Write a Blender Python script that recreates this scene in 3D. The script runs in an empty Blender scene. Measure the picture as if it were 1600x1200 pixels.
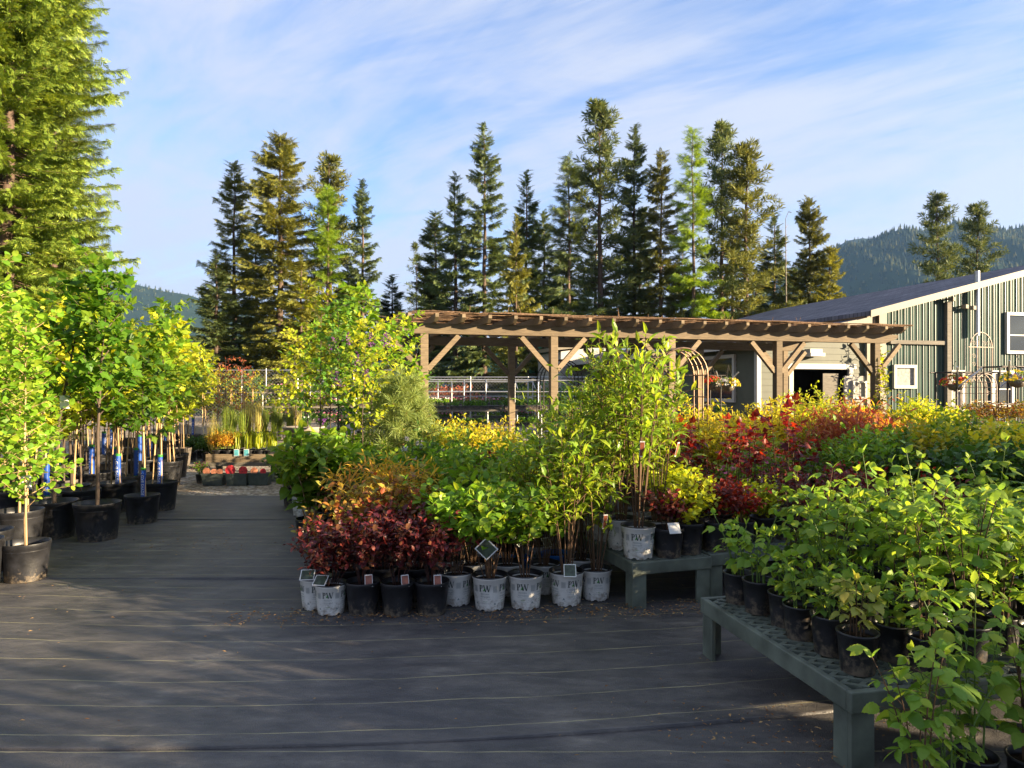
import bpy, math, random
import numpy as np
from mathutils import Vector, Matrix
PI = math.pi
R = math.radians
sc = bpy.context.scene
COL = sc.collection
# ---------------------------------------------------------------- camera
F, H0, CH = 1067.0, 608.0, 1.6          # focal length in photo pixels, horizon row, eye height
cd = bpy.data.cameras.new('camera'); cam = bpy.data.objects.new('camera', cd); COL.objects.link(cam)
cam.location = (0, 0, CH); cam.rotation_euler = (R(90), 0, 0)
cd.sensor_width = 36; cd.lens = 24.0; cd.shift_y = (H0-600)/1600.0; cd.clip_start = .05; cd.clip_end = 9000
sc.camera = cam
# ---------------------------------------------------------------- light
SUN_EL, SUN_AZ = R(11.5), R(70)             # azimuth to the right of straight behind the camera
SD = Vector((math.sin(SUN_AZ)*math.cos(SUN_EL), -math.cos(SUN_AZ)*math.cos(SUN_EL), math.sin(SUN_EL)))
ld = bpy.data.lights.new('sun', 'SUN'); ld.energy = 5.0; ld.angle = R(.5); ld.color = (1, .80, .53)
sun = bpy.data.objects.new('sun', ld); COL.objects.link(sun)
sun.rotation_euler = SD.to_track_quat('Z', 'Y').to_euler(); sun.location = (30, -30, 30)
W = bpy.data.worlds.new('World'); sc.world = W; W.use_nodes = True
def world():
    nt = W.node_tree; N = nt.nodes; L = nt.links; N.clear()
    def nd(t, **k):
        n = N.new(t)
        for a, b in k.items(): setattr(n, a, b)
        return n
    def mth(op, a, b=None, c=None):
        n = nd('ShaderNodeMath', operation=op)
        for i, v in enumerate((a, b, c)):
            if v is None: continue
            if isinstance(v, (int, float)): n.inputs[i].default_value = v
            else: L.new(v, n.inputs[i])
        return n.outputs[0]
    def noise(vec, sc_, det, rough, dist=0):
        n = nd('ShaderNodeTexNoise'); L.new(vec, n.inputs['Vector']); n.inputs['Scale'].default_value = sc_; n.inputs['Detail'].default_value = det; n.inputs['Roughness'].default_value = rough; n.inputs['Distortion'].default_value = dist; return n.outputs[0]
    out = nd('ShaderNodeOutputWorld'); bg = nd('ShaderNodeBackground'); bg.inputs[1].default_value = .15
    sky = nd('ShaderNodeTexSky', sky_type='NISHITA'); sky.sun_disc = False
    sky.sun_elevation = SUN_EL; sky.sun_rotation = math.atan2(SD.x, SD.y); sky.air_density = 1.0; sky.dust_density = .4; sky.ozone_density = 2.0
    tc = nd('ShaderNodeTexCoord'); sp = nd('ShaderNodeSeparateXYZ'); L.new(tc.outputs['Generated'], sp.inputs[0])
    z = mth('MAXIMUM', sp.outputs[2], 0); za = mth('ADD', z, .14)
    cb = nd('ShaderNodeCombineXYZ'); L.new(mth('DIVIDE', sp.outputs[0], za), cb.inputs[0]); L.new(mth('DIVIDE', sp.outputs[1], za), cb.inputs[1])
    def mapped(rot, sx, sy, loc):
        mp = nd('ShaderNodeMapping', vector_type='TEXTURE'); L.new(cb.outputs[0], mp.inputs[0]); mp.inputs['Rotation'].default_value = (0, 0, R(rot)); mp.inputs['Scale'].default_value = (sx, sy, 1); mp.inputs['Location'].default_value = loc; return mp.outputs[0]
    # cirrus: long streaks fanning away, broken up by a large soft field
    streak = noise(mapped(SKROT, 2.6, .95, (1.3, .7, 0)), 1.0, 11, .64, 1.9); fine = noise(mapped(SKROT+25, 1.1, .34, (4.1, 2.2, 0)), 1.0, 10, .68, 1.4); soft = noise(mapped(20, 1.7, 1.5, (SKX, SKY, 0)), 1.0, 5, .55, .8)
    a = mth('ADD', mth('MULTIPLY', streak, .8), mth('ADD', mth('MULTIPLY', fine, .5), mth('MULTIPLY', soft, 1.0)))
    hz = nd('ShaderNodeMapRange'); L.new(z, hz.inputs[0]); hz.inputs[1].default_value = .02; hz.inputs[2].default_value = .42; hz.inputs[3].default_value = .17; hz.inputs[4].default_value = -.02
    a = mth('ADD', a, hz.outputs[0])
    mr = nd('ShaderNodeMapRange', interpolation_type='SMOOTHSTEP'); L.new(a, mr.inputs[0]); mr.inputs[1].default_value = .84; mr.inputs[2].default_value = 1.30; mr.inputs[3].default_value = .06; mr.inputs[4].default_value = .94
    tint = nd('ShaderNodeMix', data_type='RGBA', blend_type='MULTIPLY'); tint.inputs[0].default_value = 1; L.new(sky.outputs[0], tint.inputs[6]); tint.inputs[7].default_value = (*SKT, 1)
    mx = nd('ShaderNodeMix', data_type='RGBA'); L.new(mr.outputs[0], mx.inputs[0]); L.new(tint.outputs[2], mx.inputs[6]); mx.inputs[7].default_value = (*CLOUD, 1)
    L.new(mx.outputs[2], bg.inputs[0]); L.new(bg.outputs[0], out.inputs[0])
SKROT, SKX, SKY, SKT = -52, 2.1, .4, (.35, .42, .57)
CLOUD = (1.08, 1.15, 1.37)
world()
vs = sc.view_settings; vs.view_transform = 'Standard'; vs.look = 'None'; vs.gamma = 1; vs.exposure = 2.2; vs.use_curve_mapping = False
sc.cycles.use_denoising = True; sc.cycles.max_bounces = 6; sc.cycles.diffuse_bounces = 3; sc.cycles.transmission_bounces = 3; sc.cycles.glossy_bounces = 2
sc.cycles.caustics_reflective = False; sc.cycles.caustics_refractive = False; sc.cycles.sample_clamp_indirect = 6
# ---------------------------------------------------------------- helpers: places in the photo
def at(px, py, Y): return Vector(((px-800)/F*Y, Y, CH-(py-H0)/F*Y))
def gx(px, Y): return (px-800)/F*Y
def gnd(px, py): Y = F*CH/(py-H0); return Vector(((px-800)/F*Y, Y, 0))
GA = R(15); GU = Vector((math.cos(GA), math.sin(GA), 0)); GV = Vector((-math.sin(GA), math.cos(GA), 0))   # the yard's own grid
# ---------------------------------------------------------------- helpers: meshes
class Soup:
    def __init__(s): s.V = []; s.I = []; s.T = []; s.S = []; s.n = 0; s.UV = None
    def add(s, verts, faces, smooth=False, M=None):
        v = np.asarray(verts, float).reshape(-1, 3)
        if M is not None:
            m = np.array(M); v = v @ m[:3, :3].T + m[:3, 3]
        for f in faces: s.I.append(np.asarray(f, np.int32)+s.n); s.T.append(len(f)); s.S.append(smooth)
        s.V.append(v); s.n += len(v); return s
    def addmany(s, verts, faces_tpl, n, k, smooth=False):
        s.V.append(verts.reshape(-1, 3)); off = (np.arange(n)*k)[:, None]
        for f in faces_tpl:
            s.I.append((off+np.asarray(f)[None, :]+s.n).astype(np.int32).ravel()); s.T.extend([len(f)]*n); s.S.extend([smooth]*n)
        s.n += n*k
    def box(s, c, size, M=None, rz=0, rot=None):
        x, y, z = [a/2 for a in size]
        v = np.array([(-x,-y,-z),(x,-y,-z),(x,y,-z),(-x,y,-z),(-x,-y,z),(x,-y,z),(x,y,z),(-x,y,z)])
        T = Matrix.Translation(c) @ (rot.to_4x4() if rot is not None else Matrix.Rotation(rz, 4, 'Z'))
        if M is not None: T = M @ T
        return s.add(v, [(0,3,2,1),(4,5,6,7),(0,1,5,4),(1,2,6,5),(2,3,7,6),(3,0,4,7)], M=T)
    def bar(s, a, b, w, h, up=(0,0,1)):
        a = Vector(a); b = Vector(b); d = (b-a); l = d.length; d.normalize(); u = Vector(up)
        if abs(d.dot(u)) > .98: u = Vector((0,1,0))
        y = u.cross(d).normalized(); z = d.cross(y)
        m = Matrix((d, y, z)).transposed()
        return s.box((a+b)/2, (l, w, h), rot=m)
    def tube(s, pts, rad, n=6, cap=True, smooth=True):
        pts = [Vector(p) for p in pts]; k = len(pts)
        if not hasattr(rad, '__len__'): rad = [rad]*k
        V = []; ref = None
        for i, p in enumerate(pts):
            t = (pts[min(i+1, k-1)]-pts[max(i-1, 0)])
            t = t.normalized() if t.length > 1e-9 else Vector((0,0,1))
            if ref is None: ref = Vector((1,0,0)) if abs(t.x) < .9 else Vector((0,1,0))
            a = (ref-t*ref.dot(t)).normalized(); ref = a; b = t.cross(a)
            for j in range(n):
                q = 2*PI*j/n; V.append(p+(a*math.cos(q)+b*math.sin(q))*rad[i])
        Fc = [(i*n+j, i*n+(j+1) % n, (i+1)*n+(j+1) % n, (i+1)*n+j) for i in range(k-1) for j in range(n)]
        s.add([tuple(v) for v in V], Fc, smooth)
        if cap and n > 2:
            s.add([tuple(v) for v in V[:n]], [tuple(range(n))[::-1]]); s.add([tuple(v) for v in V[-n:]], [tuple(range(n))])
        return s
    def lathe(s, prof, n=24, c=(0,0,0), smooth=True, jag=None):
        V = []
        for r, z in prof:
            for j in range(n):
                q = 2*PI*j/n; zz = z+(jag(j) if jag and z == prof[0][1] else 0)
                V.append((c[0]+r*math.cos(q), c[1]+r*math.sin(q), c[2]+zz))
        k = len(prof)
        return s.add(V, [(i*n+j, i*n+(j+1) % n, (i+1)*n+(j+1) % n, (i+1)*n+j) for i in range(k-1) for j in range(n)], smooth)
    def disc(s, r, z, n=24, c=(0,0)):
        return s.add([(c[0]+r*math.cos(2*PI*j/n), c[1]+r*math.sin(2*PI*j/n), z) for j in range(n)], [tuple(range(n))])
    def prism(s, poly, z0, z1, M=None):
        n = len(poly); v = [(x, y, z0) for x, y in poly]+[(x, y, z1) for x, y in poly]
        return s.add(v, [tuple(range(n))[::-1], tuple(range(n, 2*n))]+[(i, (i+1) % n, n+(i+1) % n, n+i) for i in range(n)], M=M)
    def mesh(s, name, mat):
        me = bpy.data.meshes.new(name)
        if s.n:
            V = np.concatenate(s.V).astype(np.float32); I = np.concatenate(s.I); T = np.array(s.T, np.int32)
            me.vertices.add(len(V)); me.vertices.foreach_set('co', V.ravel())
            me.loops.add(len(I)); me.loops.foreach_set('vertex_index', I)
            me.polygons.add(len(T)); st = np.zeros(len(T), np.int32); st[1:] = np.cumsum(T)[:-1]
            me.polygons.foreach_set('loop_start', st); me.polygons.foreach_set('loop_total', T)
            me.polygons.foreach_set('use_smooth', np.array(s.S, bool))
            me.update(calc_edges=True)
        if mat: me.materials.append(mat)
        return me
    def build(s, name, mat, parent=None, bevel=0, label=None):
        o = bpy.data.objects.new(name, s.mesh(name, mat)); COL.objects.link(o)
        if parent: o.parent = parent
        if label: o['label'] = label
        if bevel:
            b = o.modifiers.new('bevel', 'BEVEL'); b.width = bevel; b.segments = 2; b.limit_method = 'ANGLE'
        return o
def tag(o, label=None, cat=None, group=None, kind=None):
    if label: o['label'] = label
    if cat: o['category'] = cat
    if group: o['group'] = group
    if kind: o['kind'] = kind
    return o
def empty(name, loc=(0,0,0), rz=0, label=None, cat=None, group=None):
    o = bpy.data.objects.new(name, None); COL.objects.link(o); o.location = loc; o.rotation_euler = (0,0,rz); o.empty_display_size = .1
    return tag(o, label, cat, group)
def part(name, me, parent, label=None):
    o = bpy.data.objects.new(name, me); COL.objects.link(o); o.parent = parent
    if label: o['label'] = label
    return o
def spawn(pr, loc, rz=0, s=1.0, label=None, cat=None, group=None, tilt=(0,0)):
    """one potted thing: its own empty, its own copies of the parts (mesh data shared)"""
    o = empty(pr['name'], loc, rz, label, cat or pr.get('cat', 'plant'), group)
    o.scale = (s, s, s); o.rotation_euler = (tilt[0], tilt[1], rz)
    for p in pr['parts']:
        q = part(p[0], p[1], o)
        for sub in (p[2] if len(p) > 2 else []): part(sub[0], sub[1], q)
    return o
ORD = ['leftmost','second from left','third from left','fourth from left','fifth from left','sixth from left','seventh from left','eighth from left','ninth from left','tenth from left','eleventh from left','twelfth from left']
ORDR = ['rightmost','second from right','third from right','fourth from right','fifth from right','sixth from right','seventh from right','eighth from right','ninth from right','tenth from right','eleventh from right']
def ordw(i, n):
    if n == 1: return 'the only one'
    if n == 2: return ['left one', 'right one'][i]
    if n == 3: return ['leftmost', 'middle one', 'rightmost'][i]
    return ORD[i] if i <= n//2 else ORDR[n-1-i]
# ---------------------------------------------------------------- helpers: materials
def M_(name):
    m = bpy.data.materials.new(name); m.use_nodes = True; nt = m.node_tree; b = nt.nodes['Principled BSDF']
    def nd(t, **k):
        n = nt.nodes.new(t)
        for a, v in k.items(): setattr(n, a, v)
        return n
    return m, nt, b, nd, nt.links.new
def c4(c): return (c[0], c[1], c[2], 1)
def ramp(nd, stops, interp='LINEAR'):
    r = nd('ShaderNodeValToRGB'); r.color_ramp.interpolation = interp; e = r.color_ramp.elements
    while len(e) < len(stops): e.new(.5)
    for i, (p, c) in enumerate(stops): e[i].position = p; e[i].color = c4(c)
    return r
def plain(name, col, rough=.6, spec=.4, metal=0, var=.25, scale=14, bump=.0, bscale=60, wear=None):
    m, nt, b, nd, L = M_(name)
    tc = nd('ShaderNodeTexCoord'); nz = nd('ShaderNodeTexNoise'); nz.inputs['Scale'].default_value = scale; nz.inputs['Detail'].default_value = 6; L(tc.outputs['Object'], nz.inputs['Vector'])
    lo = [max(0, c*(1-var)) for c in col]; hi = [min(1, c*(1+var)) for c in col]
    st = [(.3, lo), (.7, hi)]
    if wear: st.append((.82, wear))
    r = ramp(nd, st); L(nz.outputs[0], r.inputs[0]); L(r.outputs[0], b.inputs['Base Color'])
    b.inputs['Roughness'].default_value = rough; b.inputs['Specular IOR Level'].default_value = spec; b.inputs['Metallic'].default_value = metal
    if bump:
        n2 = nd('ShaderNodeTexNoise'); n2.inputs['Scale'].default_value = bscale; n2.inputs['Detail'].default_value = 4; L(tc.outputs['Object'], n2.inputs['Vector'])
        bp = nd('ShaderNodeBump'); bp.inputs['Strength'].default_value = bump; bp.inputs['Distance'].default_value = .01; L(n2.outputs[0], bp.inputs['Height']); L(bp.outputs[0], b.inputs['Normal'])
    return m
def splashed(m):
    """mud splashed up a pot from the ground"""
    nt = m.node_tree; b = nt.nodes['Principled BSDF']; L = nt.links.new; src = b.inputs['Base Color'].links[0].from_socket
    tc = nt.nodes.new('ShaderNodeTexCoord'); sp = nt.nodes.new('ShaderNodeSeparateXYZ'); L(tc.outputs['Object'], sp.inputs[0]); oi = nt.nodes.new('ShaderNodeObjectInfo')
    vm = nt.nodes.new('ShaderNodeVectorMath'); vm.operation = 'MULTIPLY_ADD'; L(oi.outputs['Random'], vm.inputs[0]); vm.inputs[1].default_value = (9, 9, 9); L(tc.outputs['Object'], vm.inputs[2])
    n = nt.nodes.new('ShaderNodeTexNoise'); n.inputs['Scale'].default_value = 24; n.inputs['Detail'].default_value = 8; n.inputs['Roughness'].default_value = .7; L(vm.outputs[0], n.inputs['Vector'])
    a = nt.nodes.new('ShaderNodeMath'); a.operation = 'MULTIPLY_ADD'; L(sp.outputs[2], a.inputs[0]); a.inputs[1].default_value = -1.6; L(n.outputs[0], a.inputs[2])
    mr = nt.nodes.new('ShaderNodeMapRange'); L(a.outputs[0], mr.inputs[0]); mr.inputs[1].default_value = .38; mr.inputs[2].default_value = .56; mr.inputs[4].default_value = .75
    mx = nt.nodes.new('ShaderNodeMix'); mx.data_type = 'RGBA'; L(mr.outputs[0], mx.inputs[0]); L(src, mx.inputs[6]); mx.inputs[7].default_value = (.16, .125, .085, 1); L(mx.outputs[2], b.inputs['Base Color'])
def leafmat(name, cols, trans=.38, rough=.45, tcol=None, vary=.35):
    m, nt, b, nd, L = M_(name)
    g = nd('ShaderNodeNewGeometry'); oi = nd('ShaderNodeObjectInfo')
    r = ramp(nd, [((i+.5)/len(cols), c) for i, c in enumerate(cols)]); L(g.outputs['Random Per Island'], r.inputs[0])
    hs = nd('ShaderNodeHueSaturation'); mr = nd('ShaderNodeMapRange'); L(oi.outputs['Random'], mr.inputs[0]); mr.inputs[3].default_value = 1-vary; mr.inputs[4].default_value = 1+vary*.8
    L(mr.outputs[0], hs.inputs['Value']); L(r.outputs[0], hs.inputs['Color']); L(hs.outputs[0], b.inputs['Base Color'])
    b.inputs['Roughness'].default_value = rough; b.inputs['Specular IOR Level'].default_value = .3
    tr = nd('ShaderNodeBsdfTranslucent'); t2 = nd('ShaderNodeMix', data_type='RGBA', blend_type='MULTIPLY'); t2.inputs[0].default_value = 1
    L(hs.outputs[0], t2.inputs[6]); t2.inputs[7].default_value = c4(tcol or (1.75, 1.55, .9)); L(t2.outputs[2], tr.inputs[0])
    mx = nd('ShaderNodeMixShader'); mx.inputs[0].default_value = trans; L(b.outputs[0], mx.inputs[1]); L(tr.outputs[0], mx.inputs[2])
    L(mx.outputs[0], nt.nodes['Material Output'].inputs[0])
    return m
def wood(name, col, rough=.75, axis=(1, 9, 9), var=.45):
    m, nt, b, nd, L = M_(name)
    tc = nd('ShaderNodeTexCoord'); mp = nd('ShaderNodeMapping'); mp.inputs['Scale'].default_value = axis; L(tc.outputs['Object'], mp.inputs[0])
    nz = nd('ShaderNodeTexNoise'); nz.inputs['Scale'].default_value = 5; nz.inputs['Detail'].default_value = 8; nz.inputs['Roughness'].default_value = .65; nz.inputs['Distortion'].default_value = .6; L(mp.outputs[0], nz.inputs['Vector'])
    r = ramp(nd, [(.25, [c*(1-var) for c in col]), (.55, col), (.8, [min(1, c*(1+var)) for c in col])]); L(nz.outputs[0], r.inputs[0])
    oi = nd('ShaderNodeObjectInfo'); n3 = nd('ShaderNodeTexNoise'); n3.inputs['Scale'].default_value = 1.3; n3.inputs['Detail'].default_value = 4; L(tc.outputs['Object'], n3.inputs['Vector'])
    ad = nd('ShaderNodeMath', operation='ADD'); L(oi.outputs['Random'], ad.inputs[0]); L(n3.outputs[0], ad.inputs[1]); mv_ = nd('ShaderNodeMapRange'); L(ad.outputs[0], mv_.inputs[0]); mv_.inputs[1].default_value = .3; mv_.inputs[2].default_value = 1.7; mv_.inputs[3].default_value = .62; mv_.inputs[4].default_value = 1.4
    hv = nd('ShaderNodeHueSaturation'); hv.inputs['Saturation'].default_value = .92; L(mv_.outputs[0], hv.inputs['Value']); L(r.outputs[0], hv.inputs['Color']); L(hv.outputs[0], b.inputs['Base Color'])
    bp = nd('ShaderNodeBump'); bp.inputs['Strength'].default_value = .4; bp.inputs['Distance'].default_value = .01; L(nz.outputs[0], bp.inputs['Height']); L(bp.outputs[0], b.inputs['Normal'])
    b.inputs['Roughness'].default_value = rough; b.inputs['Specular IOR Level'].default_value = .2
    return m
# ---------------------------------------------------------------- materials
def mat_fabric():
    m, nt, b, nd, L = M_('woven ground cloth')
    uv = nd('ShaderNodeUVMap'); geo = nd('ShaderNodeNewGeometry')
    sp = nd('ShaderNodeSeparateXYZ'); L(uv.outputs[0], sp.inputs[0])
    wob = nd('ShaderNodeTexNoise'); wob.inputs['Scale'].default_value = 2.2; wob.inputs['Detail'].default_value = 4; L(geo.outputs['Position'], wob.inputs['Vector'])
    wm = nd('ShaderNodeMath', operation='MULTIPLY_ADD'); L(wob.outputs[0], wm.inputs[0]); wm.inputs[1].default_value = .05; L(sp.outputs[1], wm.inputs[2])
    dv = nd('ShaderNodeMath', operation='DIVIDE'); L(wm.outputs[0], dv.inputs[0]); dv.inputs[1].default_value = .29
    fr = nd('ShaderNodeMath', operation='FRACT'); L(dv.outputs[0], fr.inputs[0])
    s1 = nd('ShaderNodeMath', operation='SUBTRACT'); L(fr.outputs[0], s1.inputs[0]); s1.inputs[1].default_value = .5
    ab = nd('ShaderNodeMath', operation='ABSOLUTE'); L(s1.outputs[0], ab.inputs[0])
    ln = nd('ShaderNodeMapRange'); L(ab.outputs[0], ln.inputs[0]); ln.inputs[1].default_value = .008; ln.inputs[2].default_value = .016; ln.inputs[3].default_value = 1; ln.inputs[4].default_value = 0
    # worn, dusty patches
    d1 = nd('ShaderNodeTexNoise'); d1.inputs['Scale'].default_value = .9; d1.inputs['Detail'].default_value = 8; d1.inputs['Roughness'].default_value = .65; L(geo.outputs['Position'], d1.inputs['Vector'])
    mpw = nd('ShaderNodeMapping'); mpw.inputs['Scale'].default_value = (1.6, 4.2, 1); mpw.inputs['Rotation'].default_value = (0, 0, R(17)); L(geo.outputs['Position'], mpw.inputs[0])
    d2 = nd('ShaderNodeTexNoise'); d2.inputs['Scale'].default_value = 2.0; d2.inputs['Detail'].default_value = 6; d2.inputs['Roughness'].default_value = .7; L(mpw.outputs[0], d2.inputs['Vector'])
    dm = nd('ShaderNodeMath', operation='MULTIPLY'); L(d1.outputs[0], dm.inputs[0]); L(d2.outputs[0], dm.inputs[1])
    rp = ramp(nd, [(.10, (.031, .031, .034)), (.20, (.054, .052, .054)), (.31, (.098, .090, .084)), (.45, (.21, .19, .16))]); L(dm.outputs[0], rp.inputs[0])
    lf = nd('ShaderNodeTexNoise'); lf.inputs['Scale'].default_value = 3.5; lf.inputs['Detail'].default_value = 3; L(geo.outputs['Position'], lf.inputs['Vector'])
    lfr = nd('ShaderNodeMapRange'); L(lf.outputs[0], lfr.inputs[0]); lfr.inputs[1].default_value = .3; lfr.inputs[2].default_value = .6; lfr.inputs[3].default_value = .12; lfr.inputs[4].default_value = .95
    lm = nd('ShaderNodeMath', operation='MULTIPLY'); L(ln.outputs[0], lm.inputs[0]); L(lfr.outputs[0], lm.inputs[1])
    mx = nd('ShaderNodeMix', data_type='RGBA'); L(lm.outputs[0], mx.inputs[0]); L(rp.outputs[0], mx.inputs[6]); mx.inputs[7].default_value = (.30, .27, .15, 1)
    L(mx.outputs[2], b.inputs['Base Color'])
    rr = nd('ShaderNodeMapRange'); L(d2.outputs[0], rr.inputs[0]); rr.inputs[3].default_value = .42; rr.inputs[4].default_value = .72; L(rr.outputs[0], b.inputs['Roughness'])
    b.inputs['Specular IOR Level'].default_value = .42
    wv = nd('ShaderNodeTexVoronoi'); wv.inputs['Scale'].default_value = 150; L(geo.outputs['Position'], wv.inputs['Vector'])
    b1 = nd('ShaderNodeBump'); b1.inputs['Strength'].default_value = .45; b1.inputs['Distance'].default_value = .004; L(wv.outputs[0], b1.inputs['Height'])
    b2 = nd('ShaderNodeBump'); b2.inputs['Strength'].default_value = .32; b2.inputs['Distance'].default_value = .02; L(d2.outputs[0], b2.inputs['Height']); L(b1.outputs[0], b2.inputs['Normal'])
    # soft folds in the cloth
    mpf = nd('ShaderNodeMapping'); mpf.inputs['Scale'].default_value = (.5, 1.6, 1); mpf.inputs['Rotation'].default_value = (0, 0, R(24)); L(geo.outputs['Position'], mpf.inputs[0])
    fo = nd('ShaderNodeTexNoise'); fo.inputs['Scale'].default_value = 2.4; fo.inputs['Detail'].default_value = 3; fo.inputs['Distortion'].default_value = 1.5; L(mpf.outputs[0], fo.inputs['Vector'])
    b3 = nd('ShaderNodeBump'); b3.inputs['Strength'].default_value = .6; b3.inputs['Distance'].default_value = .03; L(fo.outputs[0], b3.inputs['Height']); L(b2.outputs[0], b3.inputs['Normal']); L(b3.outputs[0], b.inputs['Normal'])
    return m
def mat_gravel():
    m, nt, b, nd, L = M_('crushed gravel')
    geo = nd('ShaderNodeNewGeometry')
    vo = nd('ShaderNodeTexVoronoi'); vo.inputs['Scale'].default_value = 22; L(geo.outputs['Position'], vo.inputs['Vector'])
    sp = nd('ShaderNodeSeparateColor'); L(vo.outputs['Color'], sp.inputs[0])
    r = ramp(nd, [(0, (.17, .14, .115)), (.4, (.34, .28, .22)), (.75, (.46, .40, .33)), (1, (.60, .55, .48))]); L(sp.outputs[0], r.inputs[0])
    n = nd('ShaderNodeTexNoise'); n.inputs['Scale'].default_value = .7; n.inputs['Detail'].default_value = 5; L(geo.outputs['Position'], n.inputs['Vector'])
    r2 = ramp(nd, [(.3, (.62, .58, .52)), (.65, (1, 1, 1))]); L(n.outputs[0], r2.inputs[0])
    mx = nd('ShaderNodeMix', data_type='RGBA', blend_type='MULTIPLY'); mx.inputs[0].default_value = 1; L(r.outputs[0], mx.inputs[6]); L(r2.outputs[0], mx.inputs[7]); L(mx.outputs[2], b.inputs['Base Color'])
    bp = nd('ShaderNodeBump'); bp.inputs['Strength'].default_value = .8; bp.inputs['Distance'].default_value = .02; bp.invert = True; L(vo.outputs['Distance'], bp.inputs['Height']); L(bp.outputs[0], b.inputs['Normal'])
    b.inputs['Roughness'].default_value = .9; b.inputs['Specular IOR Level'].default_value = .15
    return m
def mat_ground(name, stops, scale):
    m, nt, b, nd, L = M_(name); geo = nd('ShaderNodeNewGeometry')
    n = nd('ShaderNodeTexNoise'); n.inputs['Scale'].default_value = scale; n.inputs['Detail'].default_value = 9; n.inputs['Roughness'].default_value = .7; L(geo.outputs['Position'], n.inputs['Vector'])
    r = ramp(nd, stops); L(n.outputs[0], r.inputs[0]); L(r.outputs[0], b.inputs['Base Color']); b.inputs['Roughness'].default_value = .95; b.inputs['Specular IOR Level'].default_value = .1
    return m
def mat_glass(name, col=(.02,.025,.03)):
    m, nt, b, nd, L = M_(name); b.inputs['Base Color'].default_value = c4(col); b.inputs['Roughness'].default_value = .06; b.inputs['Specular IOR Level'].default_value = .8
    return m
def mat_shingle():
    m, nt, b, nd, L = M_('asphalt shingles')
    tc = nd('ShaderNodeTexCoord'); br = nd('ShaderNodeTexBrick'); L(tc.outputs['Object'], br.inputs['Vector'])
    br.inputs['Scale'].default_value = 1; br.inputs['Brick Width'].default_value = .33; br.inputs['Row Height'].default_value = .16; br.inputs['Mortar Size'].default_value = .012
    br.inputs['Color1'].default_value = (.075, .075, .095, 1); br.inputs['Color2'].default_value = (.14, .135, .155, 1); br.inputs['Mortar'].default_value = (.03, .03, .036, 1)
    n = nd('ShaderNodeTexNoise'); n.inputs['Scale'].default_value = 1.2; n.inputs['Detail'].default_value = 8; L(tc.outputs['Object'], n.inputs['Vector'])
    r = ramp(nd, [(.3, (.55, .55, .6)), (.7, (1.5, 1.4, 1.35))]); L(n.outputs[0], r.inputs[0])
    mx = nd('ShaderNodeMix', data_type='RGBA', blend_type='MULTIPLY'); mx.inputs[0].default_value = 1; L(br.outputs[0], mx.inputs[6]); L(r.outputs[0], mx.inputs[7]); L(mx.outputs[2], b.inputs['Base Color'])
    b.inputs['Roughness'].default_value = .85
    return m
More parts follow.
